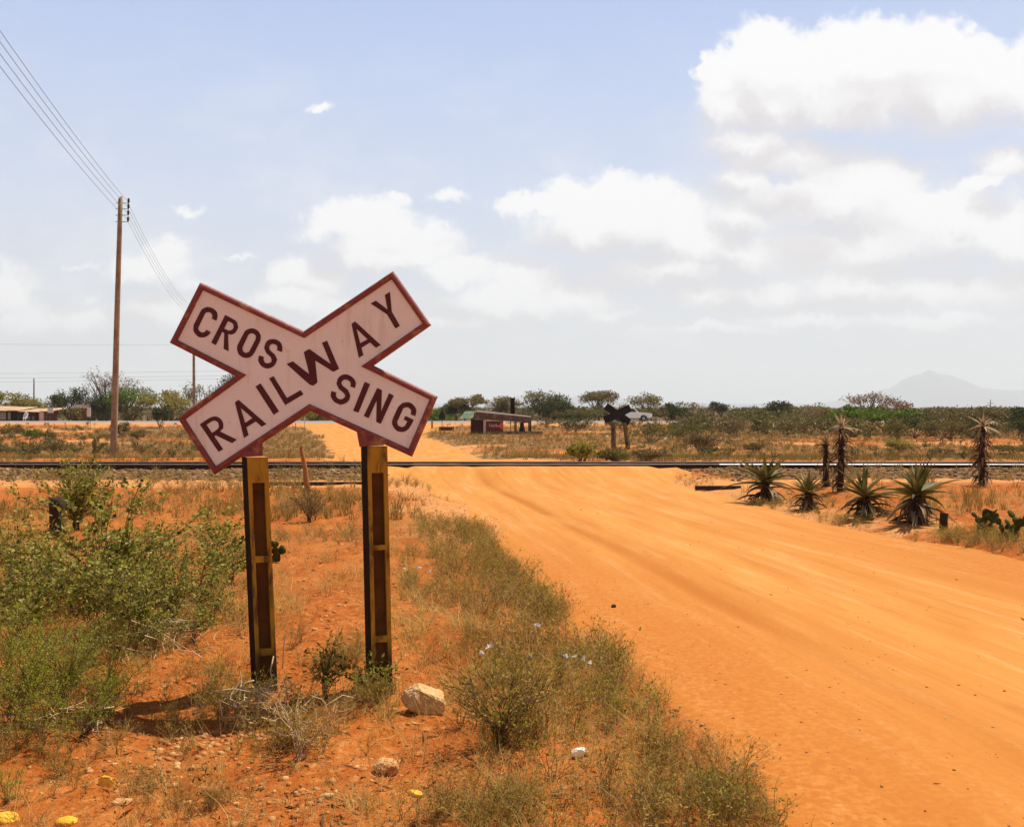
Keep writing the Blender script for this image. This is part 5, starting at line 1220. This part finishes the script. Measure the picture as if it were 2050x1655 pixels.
# ------------------------------------------------------------------ kiosk
def kiosk():
    D = 80.0; s = D / FPX
    L0 = far(947, D); zg = L0.z
    def X(px): return (px - 947) * s
    def Z(py): return EYE + (HY - py) * s - zg
    t = thing('market_kiosk', (L0.x, D, zg), 'open wooden kiosk with sloping tin roof and red painted counter beyond the rails', 'kiosk')
    dp = 3.0
    # roof falls from left to right, with a deep fascia towards us
    g = G(); g.add([(X(953), -.25, Z(824)), (X(1063), -.25, Z(835)), (X(1063), dp, Z(833)), (X(953), dp, Z(821)), (X(953), -.25, Z(825.5)), (X(1063), -.25, Z(836.5)), (X(1063), dp, Z(834.5)), (X(953), dp, Z(822.5))], [(0, 1, 2, 3), (7, 6, 5, 4), (0, 4, 5, 1), (1, 5, 6, 2), (2, 6, 7, 3), (3, 7, 4, 0)]); g.build('roof', M['tin'], t)
    g = G(); g.prism([(X(950), Z(825.6)), (X(947), Z(838)), (X(1062), Z(846)), (X(1062), Z(836.6))], -.29, -.22); g.build('fascia', M['tin'], t)
    g = G(); n = 6
    for i in range(n):
        a0, a1 = i / n, (i + .93) / n; L = lambda u, v: u + (v - u)
        q = [(X(921 + 24 * a0), -.5, Z(837.5) + .03 * (i % 2)), (X(921 + 24 * a1), -.5, Z(837.5) + .03 * (i % 2)), (X(930 + 30 * a1), .7, Z(823)), (X(930 + 30 * a0), .7, Z(823))]
        g.add(q + [(x, y, z - .03) for x, y, z in q], [(0, 1, 2, 3), (7, 6, 5, 4), (0, 4, 5, 1), (1, 5, 6, 2), (2, 6, 7, 3), (3, 7, 4, 0)])
    g.build('awning', M['greensheet'], t)
    for px, y, mt in ((944, -.1, 'dark_wood'), (970, -.05, 'whitewall'), (1062, -.1, 'dark_wood'), (1033, 1.2, 'dark_wood'), (944, dp - .1, 'dark_wood'), (1060, dp - .1, 'dark_wood')):
        g = G(); hw = .09 if mt == 'whitewall' else .06
        g.box((X(px), y, Z(838) / 2 - .1), (hw * 2, hw * 2, Z(838) + .2)); g.build('roof_post', M[mt], t)
    g = G(); g.box((X(958), 1.0, Z(855)), (X(970) - X(948), .08, Z(838) - Z(868))); g.build('back_board', M['red_wood'], t)
    g = G(); g.box((X(990), .0, (Z(843) + Z(867)) / 2), (X(1008) - X(973), .10, Z(842) - Z(867))); cb = g.build('counter_panel', M['redad'], t)
    rr = random.Random(2)
    g = G()
    for k in range(12):
        x = X(980) + (X(1000) - X(980)) * k / 11; h = rr.uniform(.08, .24); z = (Z(849) + Z(855)) / 2 + rr.uniform(-.06, .06); g.box((x, -.056, z), (.055, .006, h))
    g.build('faded_lettering', M['adwhite'], cb)
    g = G(); cxx, czz = X(1004), Z(852); pts = [(cxx + .13 * math.cos(a), czz + .30 * math.sin(a)) for a in np.linspace(0, 2 * math.pi, 18)[:-1]]; g.prism(pts, -.065, -.055); g.build('orange_disc', M['orange_disc'], cb)
    g = G(); g.box((X(1030), .1, Z(870) + .05), (X(1064) - X(952), .6, .45)); g.build('plinth', M['wall'], t)
    g = G(); g.box((X(1036), .6, Z(846)), (X(1060) - X(1012), .5, .05)); g.build('shelf', M['dark_wood'], t)
    # things standing at the kiosk
    g = G(); g.tube([(0, 0, 0), (0, 0, .15), (0, 0, .45), (.0, 0, .68), (.02, 0, .78)], [.22, .24, .17, .15, .07], 10); o = g.build('grain_sack', M['cloth_dark'], smooth=True); o.location = (L0.x + X(1045), D - .15, zg + Z(870) + .24); tag(o, 'dark full sack standing on the kiosk plinth near its right end', 'sack')
    g = G(); zz = (Z(796) + Z(840)) / 2; g.box((0, 0, zz), (X(1030) - X(1022), .14, Z(800) - Z(845)))
    tb = thing('tall_board', (L0.x + X(1026), D + dp + .5, zg), 'tall narrow dark board on two poles rising behind the kiosk roof', 'signboard')
    g.build('board', M['postside'], tb)
    for px in (1022.3, 1030): g = G(); g.tube([(X(px) - X(1026), .1, -.2), (X(px) - X(1026), .1, Z(793))], .035, 6); g.build('post', M['dark_wood'], tb)
kiosk()
# low dark wooden trough and posts near the junction
p = at(894, 862); g = G(); g.box((0, 0, .16), (1.2, .5, .34), R(-14), top=(1.05, 1.05)); o = g.build('wooden_trough', M['red_wood'], bevel=.02); o.location = p; tag(o, 'low dark red wooden trough left of the kiosk', 'trough')
p = at(865, 858); g = G(); g.box((0, 0, .35), (.16, .16, .9)); o = g.build('short_post', M['stick_wood'], bevel=.02); o.location = p; tag(o, 'short brown wooden post left of the trough', 'post')
p = at(885, 858); t = thing('roadside_sign', p, 'small dark pointed roadside sign on a thin pole left of the kiosk', 'road sign')
g = G(); g.tube([(0, 0, -.2), (0, 0, .9)], .03, 6); g.build('pole', M['iron'], t)
g = G(); g.prism([(-.28, .85), (.28, .85), (.30, 1.15), (.0, 1.75), (-.30, 1.15)], -.02, .02); g.build('sign_plate', M['signback'], t)
# white board on two legs left of the telegraph pole
p = at(178, 862); s = p.y / FPX; t = thing('roadside_sign', p, 'plain white board on two thin legs left of the telegraph pole', 'road sign')
g = G(); g.box((0, 0, (862 - 825) * s), (7 * s, .05, 19 * s)); g.build('sign_plate', M['roadside_board'], t)
for dx in (-.09, .09):
    g = G(); g.tube([(dx, .05, -.2), (dx, .05, 46 * s)], .025, 6); g.build('leg', M['iron'], t)
p = far(101, 120); t = thing('roadside_sign', p, 'small white board at the right end of the long shop', 'road sign'); s = .06
g = G(); g.box((0, 0, 1.3), (.7, .05, .6)); g.build('sign_plate', M['roadside_board'], t); g = G(); g.tube([(0, .04, -.2), (0, .04, 1.1)], .03, 6); g.build('pole', M['iron'], t)
for px, py, h, lab in ((610, 858, 1.1, 'thin white pole at the junction seen under the sign'), (592, 862, .7, 'brown post at the junction seen under the sign')):
    g = G(); g.tube([(0, 0, -.1), (0, 0, h)], .04, 6); o = g.build('short_post', M['roadside_board' if 'white' in lab else 'pole']); o.location = at(px, py); tag(o, lab, 'post')
p = far(1983, 110); g = G(); h = EYE + (HY - 800) / FPX * 110 - p.z; g.tube([(0, 0, -.2), (0, 0, h)], .035, 5); g.tube([(-.35, 0, h - .4), (.35, 0, h - .4)], .025, 4); o = g.build('thin_mast', M['iron']); o.location = p; tag(o, 'thin dark mast above the thicket near the right edge', 'mast')

# ------------------------------------------------------------------ shops beyond the road at left
def shop():
    D = 123.0; s = D / FPX; o0 = far(50, D)
    def X(px): return (px - 50) * s
    def Z(py): return EYE + (HY - py) * s - o0.z
    t = thing('shop_building', (o0.x, D, o0.z), 'long low shop with rusty tan sheet roof across the tarred road', 'shop')
    g = G(); g.box(((X(-80) + X(84)) / 2, 2.6, Z(824) / 2), (X(84) - X(-80), 3.6, Z(822))); g.build('wall', M['wall'], t)
    g = G(); g.box(((X(-80) + X(15)) / 2, .77, Z(832) / 2 + .4), (X(15) - X(-80), .06, Z(826) - .3)); g.build('whitewashed_wall', M['whitewall'], t)
    g = G(); n = 9; xs = np.linspace(X(-85), X(104), n + 1); rr = random.Random(5)
    for i in range(n):
        j = rr.uniform(-.08, .08); zf = Z(822) + j - (i > n - 3) * .1; zb = Z(812) + j - (i / n) * .35
        a, b_ = xs[i] + .02, xs[i + 1] - .0
        g.add([(a, -.7, zf), (b_, -.7, zf - .03), (b_, 4.6, zb - .03), (a, 4.6, zb), (a, -.7, zf - .05), (b_, -.7, zf - .08), (b_, 4.6, zb - .08), (a, 4.6, zb - .05)], [(0, 1, 2, 3), (7, 6, 5, 4), (0, 4, 5, 1), (1, 5, 6, 2), (2, 6, 7, 3), (3, 7, 4, 0)])
    g.build('roof', M['tan_roof'], t)
    for px in (22, 37, 52, 72):
        g = G(); g.box((X(px), .77, Z(836)), (.75, .08, 1.5 if px != 52 else .8)); f = g.build('door' if px != 52 else 'window', M['cloth_dark'], t)
    for px, mt in ((18, 'dark_wood'), (46, 'dark_wood'), (66, 'dark_wood'), (82, 'redad'), (87, 'whitewall'), (101, 'dark_wood')):
        g = G(); g.box((X(px), -.5, Z(824) / 2), (.16 if mt != 'whitewall' else .5, .16, Z(824))); g.build('porch_post', M[mt], t)
    g = G(); g.box((X(62), -.2, Z(837)), (1.0, .5, .5)); o = g.build('wooden_crate', M['pole']); o.location = (o0.x, D, o0.z); tag(o, 'wooden crate table standing under the shop porch', 'crate')
    # small brown house behind the trees
    q = far(157, 127); t = thing('mud_house', q, 'small brown mud house between the dark tree and the white board', 'house'); s2 = 127 / FPX
    g = G(); g.box((0, 1.5, .95), (30 * s2, 3, 2.1)); g.build('wall', M['wall'], t)
    g = G(); g.add([(-17 * s2, -.3, 2.0), (17 * s2, -.3, 2.0), (17 * s2, 1.5, 2.5), (-17 * s2, 1.5, 2.5), (17 * s2, 3.3, 2.0), (-17 * s2, 3.3, 2.0)], [(0, 1, 2, 3), (3, 2, 4, 5), (0, 3, 5), (1, 4, 2), (0, 5, 4, 1)]); g.build('roof', M['tin'], t)
    g = G(); g.box((-.3, -.02, .9), (.6, .05, 1.6)); g.build('door', M['cloth_dark'], t)
shop()

# person in white sitting at the shop
def person():
    q = far(52, 121.5)
    pts = [((0, 0, .48), .13), ((0, .02, .72), .15), ((0, .03, .98), .16), ((0, .02, 1.10), .06), ((0, .0, 1.24), .10), ((-.10, -.02, .46), .085), ((-.11, -.42, .47), .07), ((-.11, -.44, .05), .05), ((-.11, -.56, .03), .045), ((.10, -.02, .46), .085), ((.11, -.42, .47), .07), ((.11, -.44, .05), .05), ((.11, -.56, .03), .045), ((-.20, .02, 1.0), .06), ((-.24, -.05, .74), .05), ((-.14, -.30, .56), .04), ((.20, .02, 1.0), .06), ((.24, -.05, .74), .05), ((.14, -.30, .56), .04)]
    ed = [(0, 1), (1, 2), (2, 3), (3, 4), (0, 5), (5, 6), (6, 7), (7, 8), (0, 9), (9, 10), (10, 11), (11, 12), (2, 13), (13, 14), (14, 15), (2, 16), (16, 17), (17, 18)]
    me = bpy.data.meshes.new('person'); me.from_pydata([p_[0] for p_ in pts], ed, []); o = bpy.data.objects.new('person', me); COL.objects.link(o)
    me.materials.append(M['cloth_white'])
    md = o.modifiers.new('skin', 'SKIN')
    for v, p_ in zip(me.skin_vertices[0].data, pts): v.radius = (p_[1], p_[1])
    me.skin_vertices[0].data[0].use_root = True
    o.modifiers.new('sub', 'SUBSURF').levels = 1
    o.location = (q.x, q.y, q.z); tag(o, 'person in white clothes sitting under the shop porch', 'person')
person()

# ------------------------------------------------------------------ air
def haze():
    g = G(); g.box((0, 0, (HAZE_Z - 3) / 2), (27000, 27000, HAZE_Z + 3))
    m = bpy.data.materials.new('hazy_air'); m.use_nodes = True; nt = m.node_tree; nt.nodes.clear()
    o_ = nt.nodes.new('ShaderNodeOutputMaterial'); v = nt.nodes.new('ShaderNodeVolumePrincipled'); nt.links.new(v.outputs[0], o_.inputs['Volume'])
    v.inputs['Color'].default_value = (.84, .92, 1.0, 1); v.inputs['Density'].default_value = .00015; v.inputs['Anisotropy'].default_value = .1
    o = g.build('haze', m); tag(o, kind='stuff')
haze()
